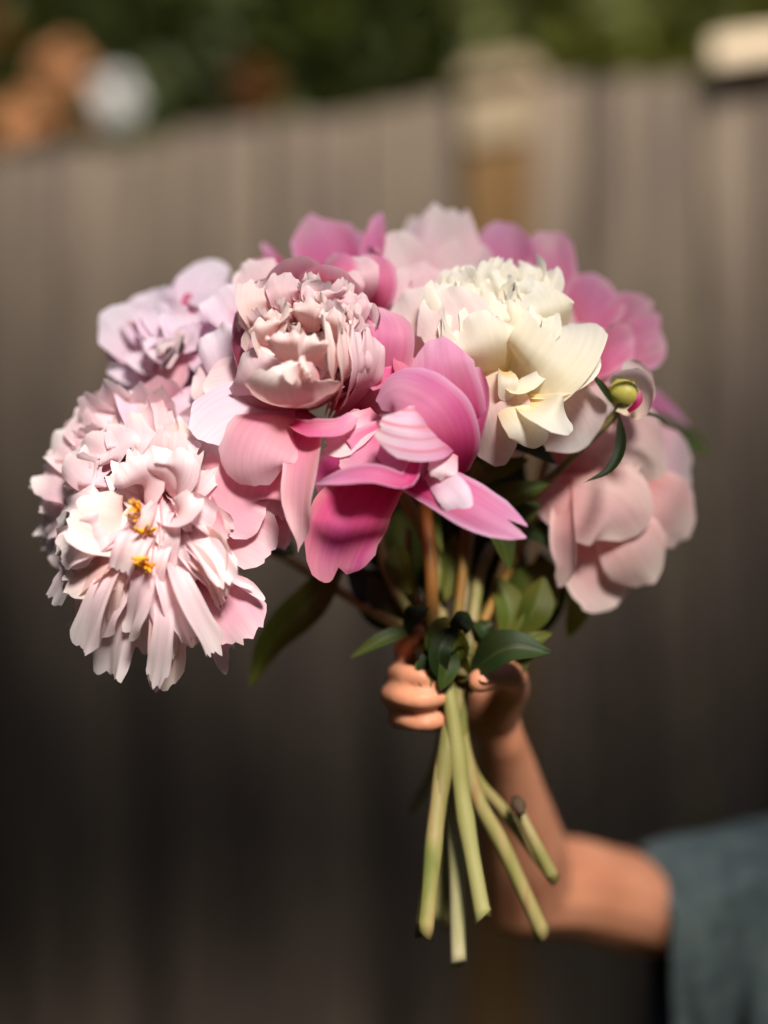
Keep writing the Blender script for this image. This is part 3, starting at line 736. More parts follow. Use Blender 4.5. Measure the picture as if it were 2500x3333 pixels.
stem(H, [(1720, 1700, 1.13), (1560, 2080, 1.09)], [(1440, 2550, 1.03), (1375, 3035, 1.02)], 'stem', r=.0046, hold=(1480, 2300, 1.045))

# ---- peach-pink cupped peony, lower right
rng = np.random.default_rng(104); random.seed(104)
I = flower('peach pink cupped peony hanging low beside the bud', P(1830, 1590, 1.13), D(.72, -.16, .45), M['peach'])
whorl(I, 8, .088, .062, 70, -10, rb=.006, ruf=.05, notch=.03, cup=.85, ajit=5)
whorl(I, 8, .080, .054, 52, -14, rb=.005, ruf=.08, notch=.05, cup=.9, ajit=6)
whorl(I, 8, .074, .046, 36, -12, rb=.004, ruf=.10, notch=.08, cup=1.0)
whorl(I, 7, .068, .038, 22, -10, rb=.003, ruf=.14, notch=.1, cup=1.0)
whorl(I, 6, .060, .030, 10, -4, rb=.002, ruf=.18, notch=.12, cup=1.0)
petal(I, [(1780, 1560, 1.09), (1880, 1600, 1.055), (2010, 1640, 1.05), (2090, 1740, 1.06)], 330, (-.1, .35, 1), bw=.55, rnd=.3, ruf=.05, cup=-.45, notch=.03)
petal(I, [(1800, 1480, 1.09), (1930, 1420, 1.065), (2080, 1440, 1.07), (2170, 1530, 1.09)], 330, (.1, .3, 1), bw=.55, rnd=.3, ruf=.06, cup=-.5, notch=.03)
petal(I, [(1850, 1560, 1.07), (1840, 1700, 1.05), (1850, 1840, 1.05), (1810, 1910, 1.06)], 120, (-.7, .1, .6), bw=.6, rnd=.35, ruf=.06, cup=.7, notch=.02)
petal(I, [(1880, 1700, 1.09), (1930, 1830, 1.075), (2030, 1960, 1.09)], 250, (0, .1, 1), bw=.45, rnd=.3, ruf=.08, cup=.5, notch=.06)
petal(I, [(1870, 1720, 1.10), (1880, 1830, 1.09), (1890, 1920, 1.10)], 100, (-.2, -.1, 1), bw=.5, rnd=.4, ruf=.08, cup=.6)
petal(I, [(1950, 1660, 1.075), (2060, 1770, 1.065), (2130, 1900, 1.08)], 250, (.1, .1, 1), bw=.5, rnd=.3, ruf=.07, cup=-.4, notch=.04)
petal(I, [(2080, 1560, 1.08), (2180, 1640, 1.08), (2235, 1760, 1.10)], 260, (.4, .2, 1), bw=.5, rnd=.3, ruf=.1, cup=-.4, notch=.06)
petal(I, [(2060, 1400, 1.10), (2180, 1480, 1.10), (2250, 1590, 1.12)], 220, (.4, .3, 1), M['pale'], bw=.5, rnd=.3, ruf=.12, cup=-.4, notch=.08)
calyx(I)
leaf(I, [(1830, 1870, 1.10), (1880, 1960, 1.10), (1845, 2085, 1.10)], 85, (.3, .2, 1), 'leafy')
leaf(I, [(2180, 1400, 1.2), (2250, 1440, 1.2), (2310, 1480, 1.2)], 70, (.3, .4, 1), 'leaf')
leaf(I, [(1700, 1740, 1.08), (1770, 1740, 1.07), (1840, 1805, 1.07)], 95, (.1, .6, .8), 'leafd')
stem(I, [(1690, 1760, 1.12), (1570, 2080, 1.10)], [(1540, 2560, 1.05), (1640, 2760, 1.05), (1768, 3040, 1.05)], 'stem', hold=(1500, 2300, 1.055), r=.0044)

# ---- cream white peony
rng = np.random.default_rng(105); random.seed(105)
Fl = flower('large creamy white peony beside the bud', P(1610, 1270, 1.10), D(.10, .38, .75), M['cream'])
whorl(Fl, 8, .086, .066, 84, 30, rb=.006, ruf=.06, notch=.03, cup=.6, mat=M['creampink'], ajit=5)
whorl(Fl, 9, .080, .056, 62, 0, rb=.005, ruf=.08, notch=.05, cup=.7)
whorl(Fl, 9, .074, .048, 44, -14, rb=.005, ruf=.12, notch=.08, cup=.8)
whorl(Fl, 9, .070, .042, 28, -22, rb=.004, ruf=.16, notch=.10, cup=.9)
whorl(Fl, 8, .066, .036, 14, -24, rb=.003, ruf=.2, notch=.12, cup=.9)
# ruffled crown on the top
for k in range(46):
    x = 1440 + 310 * rng.random(); y = 835 + 175 * rng.random() + .30 * abs(x - 1620)
    dz = 1.005 + .03 * (1010 - y) / 175 + .012 * rng.random()
    petal(Fl, [(x * .7 + 1610 * .3, y + 130, dz + .03), (x, y + 45, dz - .008), (x + rng.uniform(-45, 45), y - 22, dz + rng.uniform(-.008, .012))],
          rng.uniform(95, 175), (rng.uniform(-.6, .6), .45, .8), bw=.55, rnd=.2, ruf=.26, rf=4.5, cup=rng.uniform(-.7, .4), notch=.10, nf=8)
petal(Fl, [(1660, 1300, 1.02), (1760, 1190, .985), (1830, 1090, 1.0), (1830, 1040, 1.03)], 290, (.15, .35, 1), bw=.5, vm=.55, rnd=.22, ruf=.10, cup=.35, notch=.06)
petal(Fl, [(1690, 1320, 1.015), (1810, 1240, .99), (1945, 1145, 1.01)], 180, (.2, .7, .7), bw=.5, rnd=.35, ruf=.05, cup=.4, notch=.04)
petal(Fl, [(1740, 1140, 1.03), (1760, 1020, 1.0), (1700, 930, 1.02)], 270, (.1, .4, 1), bw=.6, rnd=.25, ruf=.12, cup=-.4, notch=.08)
petal(Fl, [(1480, 1200, 1.03), (1400, 1080, 1.02), (1330, 935, 1.04)], 270, (-.3, .3, 1), M['creampink'], bw=.55, rnd=.28, ruf=.14, cup=.35, notch=.05)
petal(Fl, [(1560, 1230, 1.015), (1500, 1090, .995), (1420, 930, 1.01)], 250, (-.25, .4, 1), M['creampink'], bw=.55, rnd=.28, ruf=.14, cup=-.35, notch=.05)
petal(Fl, [(1600, 1230, 1.005), (1580, 1120, .985), (1540, 1010, .995)], 230, (-.1, .4, 1), bw=.55, rnd=.25, ruf=.2, cup=-.4, notch=.06)
petal(Fl, [(1560, 1240, 1.0), (1610, 1330, .985), (1640, 1440, .995), (1680, 1455, 1.01)], 230, (-.15, -.1, 1), M['creampink'], bw=.6, vm=.4, rnd=.3, ruf=.05, cup=-.35, notch=.03)
petal(Fl, [(1640, 1290, .995), (1720, 1360, .975), (1770, 1450, .985)], 170, (.3, .1, 1), bw=.55, rnd=.3, ruf=.05, cup=-.6, notch=.03)
petal(Fl, [(1700, 1310, .99), (1790, 1350, .97), (1865, 1400, .98)], 150, (.0, .55, .9), bw=.55, rnd=.35, ruf=.06, cup=.6, notch=.02, taper=.5)
petal(Fl, [(1740, 1280, 1.03), (1850, 1360, 1.02), (1905, 1460, 1.03)], 250, (.1, .1, 1), M['creampink'], bw=.5, rnd=.32, rp=2, ruf=.03, cup=.3, notch=.015)
petal(Fl, [(1650, 1240, .995), (1680, 1270, .98), (1730, 1250, .985), (1790, 1200, .99)], 70, (0, .5, .8), bw=.6, rnd=.4, ruf=.12, cup=.9)
petal(Fl, [(1640, 1210, .995), (1650, 1240, .98), (1640, 1310, .985)], 80, (.2, .2, 1), bw=.6, rnd=.4, ruf=.12, cup=.9)
calyx(Fl)
leaf(Fl, [(1540, 1440, 1.05), (1680, 1440, 1.04), (1812, 1508, 1.03)], 90, (0, .6, .8), 'leafd')
leaf(Fl, [(1520, 1640, 1.06), (1650, 1620, 1.04), (1795, 1572, 1.04)], 100, (0, .5, .9), 'leaf')
leaf(Fl, [(1500, 1560, 1.07), (1590, 1510, 1.06), (1720, 1500, 1.06)], 130, (.1, .2, 1), 'leafy')
leaf(Fl, [(1490, 1660, 1.06), (1610, 1720, 1.04), (1662, 1860, 1.04)], 110, (.2, .6, .7), 'leaf')
stem(Fl, [(1530, 1700, 1.08), (1500, 2000, 1.07)], [(1480, 2500, 1.05), (1485, 2700, 1.05), (1492, 3135, 1.04)], 'stemp', r=.0046, hold=(1470, 2290, 1.05))

# ---- sharp blush peony at the middle
rng = np.random.default_rng(106); random.seed(106)
C = flower('sharp blush pink peony with a tight ruffled globe centre', P(1020, 1150, 1.055), D(-.06, .10, .9), M['cpink'])
whorl(C, 7, .072, .060, 78, 0, rb=.006, ruf=.05, notch=.04, cup=.9, ajit=5)
whorl(C, 9, .068, .048, 64, -22, rb=.005, ruf=.07, notch=.07, cup=1.0, mat=M['cpink'])
whorl(C, 10, .066, .040, 54, -34, rb=.004, ruf=.10, notch=.10, cup=1.0, mat=M['pale'], nf=8)
whorl(C, 11, .062, .032, 44, -34, rb=.004, ruf=.14, notch=.085, cup=.9, mat=M['globe'], nf=9)
whorl(C, 12, .058, .027, 34, -28, rb=.003, ruf=.18, notch=.09, cup=.9, mat=M['globe'], nf=9, ajit=14)
whorl(C, 12, .056, .022, 22, -20, rb=.003, ruf=.22, notch=.10, cup=.9, mat=M['globe'], nf=9, ajit=16)
whorl(C, 9, .054, .018, 10, 0, rb=.002, ruf=.24, notch=.11, cup=1.0, mat=M['globe'], nf=9, ajit=18)
# incurved bowl at the lower side of the globe, frilled ribs at its right
petal(C, [(1010, 1335, 1.02), (960, 1310, .97), (940, 1230, .95), (960, 1180, .958)], 330, (-.1, -.3, 1), M['globe'], bw=.5, vm=.45, rnd=.22, ruf=.05, cup=-.65, notch=.08, nf=8)
petal(C, [(960, 1330, 1.02), (870, 1290, .985), (800, 1200, .975), (790, 1140, .99)], 230, (-.5, -.2, 1), M['pale'], bw=.5, rnd=.25, ruf=.09, cup=-.55, notch=.1, nf=8)
petal(C, [(980, 1345, 1.03), (870, 1330, .995), (770, 1240, .99)], 190, (-.4, -.5, .8), M['cpink'], bw=.5, rnd=.25, ruf=.09, cup=-.55, notch=.1, nf=8)
petal(C, [(790, 1290, 1.02), (775, 1150, 1.0), (765, 1010, 1.01)], 110, (-.8, 0, .6), M['rose'], bw=.5, rnd=.35, ruf=.06, cup=-.5, notch=.04, taper=.6)
petal(C, [(1060, 1340, 1.02), (1090, 1200, .965), (1060, 1060, .96), (1050, 1000, .975)], 75, (.9, 0, .4), M['globe'], bw=.6, rnd=.25, ruf=.2, rf=6, cup=.3, notch=.09, nf=9)
petal(C, [(1070, 1350, 1.02), (1120, 1220, .97), (1110, 1080, .965), (1090, 980, .985)], 85, (.9, 0, .5), M['globe'], bw=.6, rnd=.25, ruf=.2, rf=6, cup=.3, notch=.09, nf=9)
petal(C, [(1080, 1360, 1.02), (1160, 1230, .98), (1160, 1110, .975), (1140, 1030, .99)], 100, (.8, 0, .6), M['pale'], bw=.6, rnd=.25, ruf=.18, rf=6, cup=.3, notch=.085, nf=9)
petal(C, [(1090, 1360, 1.02), (1190, 1240, .99), (1210, 1120, .985), (1190, 1050, 1.0)], 120, (.7, 0, .7), M['pale'], bw=.6, rnd=.25, ruf=.16, rf=6, cup=.3, notch=.12, nf=9)
petal(C, [(1110, 1350, 1.03), (1220, 1230, 1.01), (1255, 1090, 1.0), (1215, 995, 1.02)], 190, (.35, .1, 1), M['rose'], bw=.6, rnd=.25, ruf=.05, cup=.7, notch=.02)
for (a, b, c, w) in [((880, 1080, 1.0), (840, 980, .985), (850, 915, 1.0), 150), ((960, 1040, 1.0), (930, 950, .985), (925, 880, 1.0), 130), ((1060, 1040, 1.0), (1060, 960, .98), (1050, 925, .99), 140),
                     ((1130, 1060, 1.0), (1150, 990, .985), (1160, 950, 1.0), 120), ((1000, 1080, .985), (990, 1010, .968), (985, 975, .978), 130), ((900, 1130, .985), (870, 1060, .968), (870, 1030, .98), 130),
                     ((1080, 1110, .98), (1075, 1040, .963), (1085, 1000, .97), 100), ((950, 1180, .97), (930, 1110, .952), (940, 1075, .96), 130), ((1020, 1190, .965), (1020, 1120, .948), (1030, 1090, .955), 100),
                     ((1000, 1240, .962), (960, 1195, .944), (950, 1170, .948), 110), ((1040, 1230, .96), (1000, 1200, .943), (985, 1220, .945), 70)]:
    petal(C, [a, b, c], w, (rng.uniform(-.3, .3), .25, 1), M['globe'] if a[1] > 1060 else M['pale'], bw=.6, rnd=.22, ruf=.22, rf=4.5, cup=rng.uniform(-.6, .3), notch=.09, nf=9)
for k in range(34):
    a = rng.uniform(0, 6.28); q = math.sqrt(rng.uniform(.25, 1))
    x = 1000 + 215 * q * math.cos(a); y = 1060 + 165 * q * math.sin(a)
    if y > 1130 and x < 1040: continue
    dz = .958 + .04 * q ** 2
    petal(C, [(x * .6 + 400, y * .7 + 330, dz + .04), (x, y + 35, dz + .008), (x + rng.uniform(-45, 45), y - 35, dz + rng.uniform(-.008, .006))], rng.uniform(65, 125), (rng.uniform(-.9, .9), rng.uniform(-.1, .5), .8), M['pale'] if k % 3 else M['globe'],
          bw=.5, vm=.7, rnd=.16, ruf=.18, rf=4.5, cup=rng.uniform(-.7, .7), notch=.10, nf=8)
for k in range(26):
    a = rng.uniform(0, 6.28); q = 130 * math.sqrt(rng.random())
    x = 985 + q * math.cos(a) * 1.25; y = 1075 + q * math.sin(a) * .9
    dz = .965 + .028 * (q / 130) ** 2
    t = rng.uniform(-40, 40)
    petal(C, [(x * .5 + 1000 * .5, y * .5 + 600 + 0.0, 1.02), (x, y + 40, dz + .012), (x + t, y - 25, dz + rng.uniform(-.006, .01))], rng.uniform(75, 135), (rng.uniform(-.6, .6), rng.uniform(-.1, .5), .9), M['globe'] if k % 4 else M['pale'],
          bw=.5, vm=.7, rnd=.18, ruf=.22, rf=4.5, cup=rng.uniform(-.8, .8), notch=.10, nf=8)
# guard petals hanging under the globe
petal(C, [(990, 1330, 1.02), (880, 1400, .975), (830, 1500, .965), (850, 1590, .975)], 290, (-.15, .15, 1), bw=.6, vm=.45, rnd=.22, ruf=.04, cup=-.4, notch=.04, label='broad smooth petal hanging under the globe')
petal(C, [(880, 1480, 1.0), (810, 1570, .985), (800, 1650, .985), (870, 1690, .99)], 250, (.1, .15, 1), bw=.6, rnd=.25, ruf=.08, cup=.4, notch=.06)
petal(C, [(900, 1440, 1.0), (720, 1530, 1.0), (690, 1600, 1.005), (760, 1660, 1.0)], 150, (-.2, .3, 1), bw=.6, rnd=.3, ruf=.1, cup=.5, notch=.06)
petal(C, [(960, 1360, 1.0), (760, 1340, .99), (660, 1410, .985), (640, 1440, .985)], 230, (-.1, .3, 1), M['lilac'], bw=.6, rnd=.22, ruf=.06, cup=-.3, notch=.05)
petal(C, [(900, 1290, 1.02), (760, 1250, 1.01), (660, 1270, 1.01)], 200, (-.1, .3, 1), M['pale'], bw=.6, rnd=.25, ruf=.08, cup=-.3, notch=.05)
petal(C, [(1010, 1370, .99), (985, 1500, .965), (975, 1640, .96), (975, 1810, .97)], 135, [(-.2, .1, 1), (-.3, .1, 1), (-.5, .1, .9), (.9, .1, .4)], bw=.7, vm=.3, taper=.75, rnd=.3, ruf=.10, cup=.6, notch=.06, label='narrow twisted petal drooping to a point')
petal(C, [(950, 1380, .985), (1010, 1400, .965), (1110, 1395, .965), (1165, 1335, .975)], 90, (0, .6, .9), M['rose'], bw=.5, rnd=.35, ruf=.08, cup=.9, notch=.08)
petal(C, [(1080, 1420, .995), (1150, 1400, .985), (1180, 1330, .985)], 120, (.2, .2, 1), M['rose'], bw=.5, rnd=.3, ruf=.1, cup=.6, notch=.06)
calyx(C)
stem(C, [(1390, 1760, 1.075), (1400, 2000, 1.06)], [(1430, 2560, 1.03), (1385, 3040, 1.01)], 'stem', r=.0046, hold=(1465, 2290, 1.045))

for (c, w, m_, f) in [([(800, 1340, 1.03), (720, 1420, 1.0), (650, 1540, 1.005)], 190, 'pale', (-.2, .2, 1)), ([(840, 1420, 1.02), (740, 1520, .995), (690, 1640, 1.0)], 180, 'cpink', (-.2, .2, 1)),
                      ([(720, 1250, 1.05), (640, 1320, 1.03), (580, 1430, 1.035)], 190, 'lilac', (-.2, .2, 1)), ([(790, 1180, 1.05), (720, 1230, 1.025), (650, 1330, 1.025)], 170, 'pale', (-.1, .2, 1)),
                      ([(700, 1380, 1.04), (620, 1460, 1.02), (590, 1560, 1.025)], 170, 'lilac', (-.3, .2, 1)), ([(830, 1060, 1.05), (760, 1000, 1.04), (720, 930, 1.05)], 190, 'lilac', (-.1, .3, 1)),
                      ([(900, 1000, 1.06), (850, 930, 1.05), (800, 850, 1.06)], 170, 'pale', (-.1, .3, 1)), ([(800, 1600, 1.03), (760, 1690, 1.01), (760, 1790, 1.015)], 150, 'cpink', (0, .2, 1)),
                      ([(860, 1620, 1.03), (900, 1720, 1.02), (930, 1790, 1.03)], 120, 'cpink', (0, .2, 1)), ([(900, 1500, 1.01), (910, 1600, .99), (900, 1690, 1.0)], 170, 'cpink', (0, .2, 1)),
                      ([(1180, 1330, 1.02), (1240, 1280, 1.01), (1290, 1210, 1.02)], 150, 'pale', (.1, .2, 1)), ([(820, 1250, 1.03), (740, 1160, 1.02), (700, 1060, 1.03)], 170, 'lilac', (-.2, .3, 1))]:
    petal(C, c, w, f, M[m_], bw=.5, vm=.65, rnd=.2, ruf=.16, rf=3.5, cup=rng.uniform(-.4, .4), notch=.06, nf=7)

# ---- mauve peony in front, facing down
rng = np.random.default_rng(107); random.seed(107)
E = flower('open mauve pink peony with drooping petals in front of the stems', P(1370, 1460, 1.03), D(.0, -.35, .9), M['mauve'])
petal(E, [(1490, 1470, 1.0), (1470, 1330, .975), (1430, 1200, .965), (1420, 1100, .975)], 235, [(-.25, .1, 1), (-.35, .2, 1), (-.3, .4, .9), (-.2, .6, .7)], bw=.55, vm=.5, rnd=.25, ruf=.09, crumple=.055, cup=-.35, notch=.02, label='large upright mauve petal leaning on the cream bloom')
petal(E, [(1510, 1480, .998), (1540, 1390, .978), (1555, 1290, .98), (1540, 1190, .99)], 120, (-.6, .1, .8), bw=.6, rnd=.3, ruf=.08, cup=.5, notch=.02)
petal(E, [(1420, 1400, 1.0), (1370, 1290, 1.0), (1290, 1150, 1.005)], 150, (.3, .5, .8), M['magenta'], bw=.5, taper=.4, rnd=.3, ruf=.1, cup=.5, notch=.02)
petal(E, [(1380, 1350, 1.01), (1280, 1240, 1.0), (1200, 1260, 1.0)], 110, (.1, .6, .7), M['magenta'], bw=.5, rnd=.3, ruf=.08, cup=.5, notch=.02)
petal(E, [(1460, 1560, .975), (1470, 1430, .952), (1400, 1320, .948), (1290, 1270, .96), (1230, 1320, .97)], 250, [(.3, .1, 1), (.2, .3, 1), (-.1, .5, .9), (-.4, .5, .8), (-.6, .1, .8)], bw=.7, vm=.5, rnd=.22, ruf=.07, crumple=.05, cup=-.45, notch=.03, label='arched mauve petal folding over the open centre')
petal(E, [(1460, 1400, .965), (1380, 1410, .94), (1290, 1400, .937), (1218, 1375, .945)], 190, (-.1, .15, 1), M['stripe'], bw=.75, vm=.5, taper=.3, rnd=.25, ruf=.05, crumple=.04, cup=-.3, notch=.10, nf=6, crease=.012, label='pale tongue petal with rosy stripes')
petal(E, [(1460, 1470, .96), (1440, 1530, .948), (1435, 1570, .95)], 95, (0, .1, 1), M['pale'], bw=.7, rnd=.2, ruf=.09, crumple=.055, cup=-.3, notch=.12)
petal(E, [(1230, 1350, .99), (1170, 1390, .975), (1110, 1440, .97), (1040, 1455, .975)], 120, (-.1, .3, 1), M['pale'], bw=.6, rnd=.25, ruf=.10, cup=.4, notch=.10)
petal(E, [(1330, 1400, .985), (1220, 1450, .97), (1150, 1500, .965), (1100, 1480, .97)], 170, (-.1, .3, 1), M['rose'], bw=.6, rnd=.25, ruf=.08, cup=.3, notch=.10)
petal(E, [(1360, 1430, .98), (1290, 1480, .962), (1230, 1510, .96)], 150, (0, .2, 1), bw=.7, rnd=.3, ruf=.10, crumple=.05, cup=.3, notch=.06)
petal(E, [(1360, 1470, .96), (1335, 1550, .945), (1310, 1570, .942), (1210, 1545, .94), (1100, 1560, .945), (1022, 1576, .955)], 75, [(0, .8, .6), (.2, .7, .8), (0, .5, .9), (0, .45, 1), (0, .4, 1), (0, .4, 1)], bw=.5, vm=.6, taper=.85, rnd=.3, ruf=.10, crumple=.05, cup=.6, notch=.02, label='thin boat-shaped mauve petal lying sideways')
petal(E, [(1330, 1500, 1.01), (1210, 1590, 1.0), (1130, 1720, .985), (1085, 1850, .985), (1105, 1905, .99)], 260, [(-.1, .3, 1), (-.1, .35, 1), (-.15, .2, 1), (-.2, .1, 1), (-.1, -.1, 1)], M['magenta'], bw=.45, vm=.6, taper=.3, rnd=.25, ruf=.09, crumple=.055, cup=.45, notch=.06, split=.08, label='deep pink cupped petal hanging below the bloom')
petal(E, [(1260, 1440, 1.02), (1140, 1530, 1.02), (1060, 1640, 1.02)], 220, (-.1, .2, 1), M['magenta'], bw=.6, rnd=.25, ruf=.10, crumple=.05, cup=.4, notch=.03)
petal(E, [(1340, 1560, .985), (1450, 1590, .95), (1580, 1660, .94), (1725, 1745, .945)], 165, [(.1, .3, 1), (-.1, .45, 1), (-.15, .5, .9), (-.15, .5, .9)], bw=.6, vm=.5, taper=.35, rnd=.2, ruf=.10, crumple=.05, cup=-.3, notch=.02, split=.16, label='long mauve petal reaching down to the side, split at its tip')
petal(E, [(1400, 1530, .965), (1470, 1600, .942), (1530, 1690, .94)], 110, (-.3, .25, 1), M['lilac'], bw=.6, rnd=.3, ruf=.09, crumple=.055, cup=-.3, notch=.03)
calyx(E)
stem(E, [(1385, 1650, 1.05), (1402, 1850, 1.045), (1412, 2080, 1.045)], [(1508, 2620, 1.03), (1572, 2985, 1.02)], 'stemg', r=.0048, hold=(1465, 2280, 1.035))

# ---- shaggy blush peony, lower left
rng = np.random.default_rng(108); random.seed(108)
A = flower('big shaggy blush peony with ragged petals and golden stamens', P(520, 1600, 1.075), D(-.30, -.18, .8), M['blush'])
whorl(A, 9, .080, .055, 92, 70, rb=.006, ruf=.08, notch=.06, cup=.6, mat=M['cpink'], ajit=6)
whorl(A, 15, .080, .036, 82, 60, rb=.006, ruf=.12, notch=.085, cup=.6, nf=8)
whorl(A, 17, .080, .030, 68, 46, rb=.006, ruf=.14, notch=.09, cup=.6, nf=8, ajit=10)
whorl(A, 18, .078, .026, 54, 30, rb=.006, ruf=.16, notch=.10, cup=.7, nf=9, ajit=12)
whorl(A, 17, .072, .022, 42, 16, rb=.006, ruf=.18, notch=.11, cup=.8, nf=9, ajit=14)
whorl(A, 14, .064, .017, 30, 10, rb=.006, ruf=.2, notch=.11, cup=.9, nf=9, ajit=14, mat=M['blush_core'])
for (e, w, m_) in [((330, 1570), 170, 'blush'), ((380, 1470), 180, 'blush'), ((470, 1410), 190, 'blush'), ((560, 1390), 170, 'pale'), ((650, 1430), 170, 'blush'), ((690, 1510), 140, 'pale'),
                   ((430, 1540), 150, 'blush_core'), ((520, 1500), 150, 'blush_core'), ((610, 1510), 140, 'blush'), ((560, 1560), 130, 'blush_core'), ((400, 1560), 150, 'blush_core'), ((440, 1500), 150, 'blush'), ((640, 1570), 120, 'blush')]:
    s0 = np.array([530, 1690]); e = np.array(e, float) + rng.uniform(-15, 15, 2)
    m2 = s0 * .45 + e * .55
    f = (e - s0) / 330
    petal(A, [(s0[0], s0[1], 1.03), (m2[0], m2[1], .985), (e[0], e[1], .975 + .03 * rng.random())], w, (-f[0] * .5, .35, .9), M[m_], bw=.45, vm=.65, rnd=.16, ruf=.16, rf=3.4, cup=.5, notch=.10, nf=8)
for (c, w, m_) in [([(490, 1610, .99), (445, 1555, .962), (400, 1490, .962)], 160, 'blush'), ([(540, 1600, .99), (510, 1530, .962), (490, 1450, .965)], 170, 'blush'),
                   ([(560, 1610, .99), (570, 1530, .958), (570, 1450, .962)], 160, 'blush')]:
    petal(A, c, w, (-.15, .3, 1), M[m_], bw=.5, vm=.65, rnd=.18, ruf=.14, rf=3.6, cup=-.3, notch=.07, nf=7)
# narrow straps hanging at the lower side
ctr = np.array([480, 1660])
for k in range(38):
    a = math.radians(200 + 125 * (k + rng.uniform(-.4, .4)) / 38)     # 200..325 deg, downwards fan
    rr = np.interp(math.degrees(a), [200, 230, 255, 285, 300, 325], [390, 480, 575, 610, 560, 330]) * rng.uniform(.62, 1.02)
    e = ctr + np.array([math.cos(a), -math.sin(a)]) * rr
    s0 = ctr + np.array([math.cos(a), -math.sin(a)]) * rng.uniform(60, 120)
    m_ = (e + s0) / 2 + np.array([rng.uniform(-45, 45), -30])
    dd = rng.uniform(-.035, .03)
    petal(A, [(s0[0], s0[1], 1.02 + dd), (m_[0], m_[1], .985 + dd), (e[0], e[1] , 1.005 + dd)], rng.uniform(60, 150), (rng.uniform(-.8, .8), rng.uniform(.1, .6), .8), M[['blush', 'blush_core', 'blush', 'peach', 'blush'][k % 5]],
          bw=.45, vm=.8, taper=.05, rnd=.10, rp=4, ruf=rng.uniform(.10, .24), rf=rng.uniform(2.5, 5), cup=rng.uniform(-.5, .7), notch=rng.uniform(.04, .09), nf=rng.uniform(4, 8), nu=17)
# frilled inner straps in the sharp right half
for k in range(15):
    a = math.radians(rng.uniform(235, 330)); rr = rng.uniform(150, 330)
    st = np.array([540 + rng.uniform(-40, 60), 1650 + rng.uniform(-60, 60)])
    e = st + np.array([math.cos(a), -math.sin(a)]) * rr
    m_ = (e + st) / 2 + np.array([rng.uniform(-25, 25), -20])
    petal(A, [(st[0], st[1], 1.0), (m_[0], m_[1], .965 + rng.uniform(-.01, .01)), (e[0], e[1], .965 + rng.uniform(-.01, .02))], rng.uniform(60, 115), (rng.uniform(-.7, .7), .3, .8), M['blush'] if k % 4 else M['pale'],
          bw=.45, vm=.8, taper=.05, rnd=.12, rp=4, ruf=.2, rf=4.5, cup=.5, notch=.08, nf=7, nu=17)
petal(A, [(490, 1690, 1.0), (420, 1720, .97), (320, 1700, .96), (230, 1640, .965)], 215, [(0, .3, 1), (-.1, .2, 1), (-.1, .25, 1), (-.1, .4, 1)], M['blush_core'], bw=.6, vm=.6, rnd=.15, ruf=.06, cup=.35, notch=.085, nf=8, label='broad cupped petal with a frilled rim beside the stamens')
petal(A, [(500, 1770, 1.0), (400, 1810, .975), (300, 1850, .97), (190, 1905, .98)], 190, [(0, .3, 1), (-.1, .4, 1), (-.1, .4, 1), (-.1, .4, 1)], M['blush_core'], bw=.6, vm=.6, rnd=.15, ruf=.06, cup=-.35, notch=.085, nf=8)
petal(A, [(480, 1640, 1.0), (560, 1690, .965), (620, 1640, .955), (650, 1600, .965)], 120, (.2, .5, .8), M['pale'], bw=.6, rnd=.2, ruf=.12, cup=.8, notch=.085, nf=8)
petal(A, [(640, 1590, 1.0), (690, 1700, .97), (735, 1790, .965)], 110, (-.4, .2, .9), M['cpink'], bw=.5, taper=.6, rnd=.3, ruf=.1, cup=.6, notch=.05)
petal(A, [(690, 1680, 1.02), (780, 1730, .995), (895, 1800, .99)], 215, (.1, .2, 1), M['cpink'], bw=.5, vm=.65, rnd=.16, rp=4, ruf=.05, cup=.35, notch=.06, nf=8)
petal(A, [(650, 1790, 1.02), (720, 1930, .985), (830, 2090, .98)], 215, (.1, .2, 1), M['cpink'], bw=.35, vm=.8, rnd=.14, rp=4, ruf=.05, cup=-.3, notch=.08, nf=8, label='fan-shaped pink petal drooping at the lower side')
petal(A, [(640, 1880, 1.02), (690, 2040, 1.0), (735, 2200, 1.01)], 80, (.5, .1, .9), M['blush'], bw=.5, rnd=.3, ruf=.1, cup=.9, notch=.04)
petal(A, [(720, 1870, .99), (790, 1900, .98), (865, 1955, .98)], 45, (0, .6, .8), M['pale'], bw=.5, rnd=.35, ruf=.08, cup=.7, notch=.02)
petal(A, [(720, 1850, .985), (780, 1900, .975), (825, 1915, .975)], 28, (0, .6, .8), M['pale'], bw=.6, rnd=.35, ruf=.1, cup=.7, notch=.02)
# broad soft petals at the far side
for (e, w, m_, d1) in [((140, 1500), 230, 'pale', 1.05), ((125, 1630), 240, 'blush', 1.05), ((150, 1770), 220, 'pale', 1.045), ((190, 1390), 220, 'blush', 1.055), ((270, 1310), 210, 'pale', 1.06), ((370, 1270), 200, 'blush', 1.06),
                       ((210, 1560), 200, 'blush', 1.01), ((230, 1450), 200, 'pale', 1.015), ((320, 1390), 190, 'blush', 1.015), ((420, 1340), 180, 'blush', 1.015), ((185, 1690), 200, 'blush', 1.012), ((190, 1880), 180, 'blush', 1.02), ((250, 1980), 170, 'pale', 1.02), ((330, 2070), 150, 'blush', 1.02), ((440, 2140), 140, 'blush', 1.015)]:
    e = np.array(e, float); s0 = np.array([470, 1650]) * .75 + e * .25; m2 = (s0 + e) / 2
    f = nrm(e - np.array([470, 1650]))
    petal(A, [(s0[0], s0[1], 1.03), (m2[0], m2[1], d1 - .035), (e[0], e[1], d1)], w, (f[0] * .45, -f[1] * .45 + .15, .85), M[m_], bw=.5, vm=.7, rnd=.17, ruf=.13, rf=3.4, cup=rng.uniform(-.3, .3), notch=.08, nf=8)
